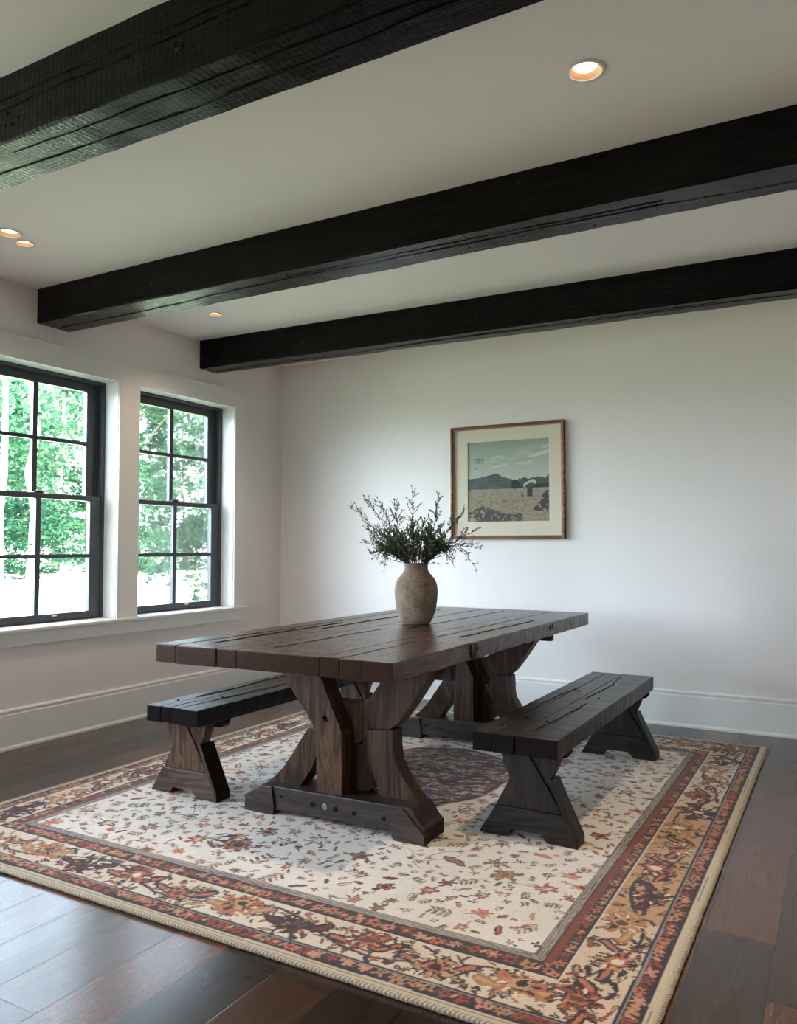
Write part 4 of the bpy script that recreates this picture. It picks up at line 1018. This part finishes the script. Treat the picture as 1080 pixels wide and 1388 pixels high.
# ------------------------------------------------------------------ outdoors
t = NT('meadow_grass'); v = t.coord(); n1 = t.noise(v, 0.5, 5, 0.6); n2 = t.noise(v, 6, 5, 0.7)
tcn = t.n('TexCoord'); s = t.n('SeparateXYZ'); t.l(tcn.outputs['Object'], s.inputs[0])
near = t.ramp(t.math('MULTIPLY', s.outputs[0], -0.05), [(0.28, (0, 0, 0)), (0.40, (1, 1, 1))])
lawn = t.ramp(n2, [(0.3, srgb(96, 110, 76)), (0.7, srgb(140, 150, 112))])
mead = t.ramp(n2, [(0.3, srgb(188, 196, 150)), (0.6, srgb(226, 224, 196))])
t.bsdf(t.mix(near, lawn, mead), 0.9); GRASS = t.m
def gz(x, y):
    f = min(1, max(0, (-x - 2) / 24)); return -0.35 + 0.80 * f + 0.05 * math.sin(x * 0.7) * math.sin(y * 0.5) * f
bm = bmesh.new(); xs = [-0.3 - i * 1.6 for i in range(40)]; ys = [-50 + i * 2.5 for i in range(45)]
G = [[bm.verts.new((x, y, gz(x, y))) for y in ys] for x in xs]
for i in range(len(xs) - 1):
    for j in range(len(ys) - 1): bm.faces.new((G[i][j], G[i][j + 1], G[i + 1][j + 1], G[i + 1][j]))
gr = struct('ground', bm, GRASS, smooth=True)
bm = bmesh.new(); box(bm, -1, 9, -40, ROOMY - WT - .01, -0.35, -0.30); struct('terrace_ground', bm, GRASS)

def foliage_mat(name, c0, c1, c2, tr_=0.5):
    t = NT(name); geo = t.n('NewGeometry')
    c = t.ramp(geo.outputs['Random Per Island'], [(0.0, c0), (0.5, c1), (1.0, c2)])
    d = t.n('BsdfDiffuse'); u = t.n('BsdfTranslucent'); mx = t.n('MixShader'); mx.inputs[0].default_value = tr_
    t.l(c, d.inputs[0]); t.l(c, u.inputs[0]); t.l(d.outputs[0], mx.inputs[1]); t.l(u.outputs[0], mx.inputs[2]); t.l(mx.outputs[0], t.out.inputs[0]); return t.m
FOL = [foliage_mat('bright_leaves', srgb(49, 90, 62), srgb(78, 117, 84), srgb(121, 150, 112)),
       foliage_mat('mid_leaves', srgb(33, 71, 50), srgb(56, 95, 69), srgb(96, 130, 95)),
       foliage_mat('deep_leaves', srgb(19, 50, 38), srgb(35, 71, 53), srgb(67, 100, 73))]
BARK = mat_plain('pale_bark', srgb(150, 142, 130), 0.9, 0.3, 20)
def tree(x, y, h, rad, mi, name, label, low=0.12, n=5200, seed=0, trunk=True, size=0.17, group='trees beyond the meadow'):
    rr = np.random.RandomState(seed); g = gz(x, y)
    root = tag(empty(name, (x, y, g)), label, 'tree' if trunk else 'shrub', group)
    # clumps on a dome, leaves spread in each clump
    k = max(18, n // 90); u = rr.rand(k); th = rr.rand(k) * 6.283
    hz = low * h + (1 - low) * h * u; pr_ = np.sin(np.clip(0.12 + 0.88 * (1 - u), 0, 1) * 1.9) ** 0.7
    cr = rad * pr_ * np.sqrt(rr.rand(k)) ; cc = np.stack([cr * np.cos(th), cr * np.sin(th), hz], -1)
    idx = rr.randint(0, k, n); off = rr.randn(n, 3) * np.array([0.55, 0.55, 0.28]) * rad * 0.24
    p = cc[idx] + off; p[:, 2] = np.clip(p[:, 2], low * h * 0.5 + 0.05, None)
    d = rr.randn(n, 3) * np.array([1, 1, 0.45]); d /= np.linalg.norm(d, axis=1)[:, None]; s_ = np.cross(d, rr.randn(n, 3)); s_ /= np.linalg.norm(s_, axis=1)[:, None]
    L = (size * (0.6 + 0.8 * rr.rand(n)))[:, None]; W = L * 0.42
    V = np.stack([p - d * L * .5, p + s_ * W * .5, p + d * L * .5, p - s_ * W * .5], 1).reshape(-1, 3)
    me = bpy.data.meshes.new('foliage'); me.vertices.add(len(V)); me.vertices.foreach_set('co', V.reshape(-1).astype(np.float32))
    me.loops.add(4 * n); me.loops.foreach_set('vertex_index', np.arange(4 * n, dtype=np.int32)); me.polygons.add(n); me.polygons.foreach_set('loop_start', np.arange(0, 4 * n, 4, dtype=np.int32)); me.update(calc_edges=True)
    me.materials.append(FOL[mi]); o = bpy.data.objects.new('foliage', me); C.objects.link(o); o.parent = root
    if trunk:
        bm = bmesh.new(); b = rr.uniform(-.3, .3, 4)
        tube(bm, [(0, 0, -0.2), (b[0] * .3, b[1] * .3, h * .3), (b[0], b[1], h * .6), (b[2], b[3], h * .92)], 0.10 + h * 0.008, 9, 0.03)
        for q in range(6):
            a = rr.rand() * 6.28; z = h * (0.3 + 0.09 * q); tube(bm, [(b[0] * .4, b[1] * .4, z), (rad * .35 * math.cos(a), rad * .35 * math.sin(a), z + h * .12), (rad * .7 * math.cos(a), rad * .7 * math.sin(a), z + h * .2)], 0.05, 6, 0.015)
        link('trunk', bm, BARK, root, smooth=True)
    return root
TREES = [
 # x, y, height, crown radius, tone, label
 (-19.0, 9.2, 8.6, 2.5, 1, 'leafy tree seen at the left edge of the left window', 0.12),
 (-24.5, 11.5, 10.5, 2.6, 0, 'tall pale green tree set back behind the leftmost one', 0.20),
 (-20.5, 13.4, 8.8, 2.6, 0, 'bright green tree filling the right half of the left window', 0.08),
 (-27.0, 17.0, 11.0, 3.2, 0, 'tall tree set back between the two windows', 0.10),
 (-21.0, 17.6, 9.2, 2.7, 1, 'broad tree seen behind the post between the windows', 0.08),
 (-22.0, 21.4, 9.4, 2.5, 2, 'darker green tree in the left half of the right window', 0.05),
 (-28.0, 25.0, 11.5, 3.4, 0, 'bright tall tree seen in the top of the right window', 0.22),
 (-19.5, 25.0, 9.6, 2.6, 0, 'tree just beyond the right edge of the right window', 0.30),
 (-24.0, 30.0, 10.0, 3.4, 1, 'distant tree farthest to the right beyond the meadow', 0.1),
]
for i, (x, y, h, rd, mi, lab, low) in enumerate(TREES): tree(x, y, h, rd, mi, 'broadleaf_tree', lab, low, 6500, 100 + i, size=0.26)
SHR = [(-17.2, 9.0, 2.6, 1.7, 2, 'round shrub at the foot of the trees, lower left of the left window'), (-18.6, 11.9, 2.2, 1.5, 1, 'green shrub under the trees in the middle of the left window'),
       (-17.5, 14.6, 1.6, 1.3, 1, 'shrub under the trees behind the post between the windows'), (-18.5, 18.6, 2.1, 1.7, 2, 'dark shrub at the foot of the trees in the right window'),
       (-12.4, 10.5, 0.60, 0.45, 2, 'low weedy clump in the bright meadow, left in the right window'), (-11.4, 11.1, 0.60, 0.5, 2, 'low weedy clump in the bright meadow, right in the right window'),
       (-8.6, 8.35, 0.45, 0.4, 2, 'nearest low weedy clump, lower right corner of the right window')]
for i, (x, y, h, rd, mi, lab) in enumerate(SHR): tree(x, y, h, rd, mi, 'meadow_shrub', lab, 0.02, 4200 if h > 1 else 260, 300 + i, trunk=False, size=0.16 if h > 1 else 0.12, group=None)
def birch(x, y, h, lab, seed):
    rr = random.Random(seed); g = gz(x, y); root = tag(empty('birch_tree', (x, y, g)), lab, 'tree')
    bm = bmesh.new(); pts = [(rr.uniform(-.05, .05) * q, rr.uniform(-.05, .05) * q, -0.1 + h * q / 7) for q in range(8)]
    tube(bm, pts, 0.115, 10, 0.05)
    link('trunk', bm, BIRCH, root, smooth=True)
    bl = bmesh.new()
    for q in range(520):
        a = rr.uniform(0, 6.28); r0 = rr.uniform(0.1, 1.2); c = Vector((r0 * math.cos(a), r0 * math.sin(a), rr.uniform(h * 0.62, h * 1.08)))
        d = Vector((rr.uniform(-1, 1), rr.uniform(-1, 1), rr.uniform(-1, .4))).normalized(); s_ = d.orthogonal().normalized()
        bl.faces.new([bl.verts.new(v) for v in (c, c + d * .08 + s_ * .045, c + d * .17, c + d * .08 - s_ * .045)])
    link('foliage', bl, FOL[0], root)
BIRCH = mat_plain('white_birch_bark', srgb(224, 222, 212), 0.8, 0.3, 20)
birch(-15.6, 8.85, 7.6, 'slender pale trunked tree in the left window, right one of the pair', 5)
birch(-15.0, 7.55, 7.2, 'slender pale trunked tree at the very left edge of the left window', 6)
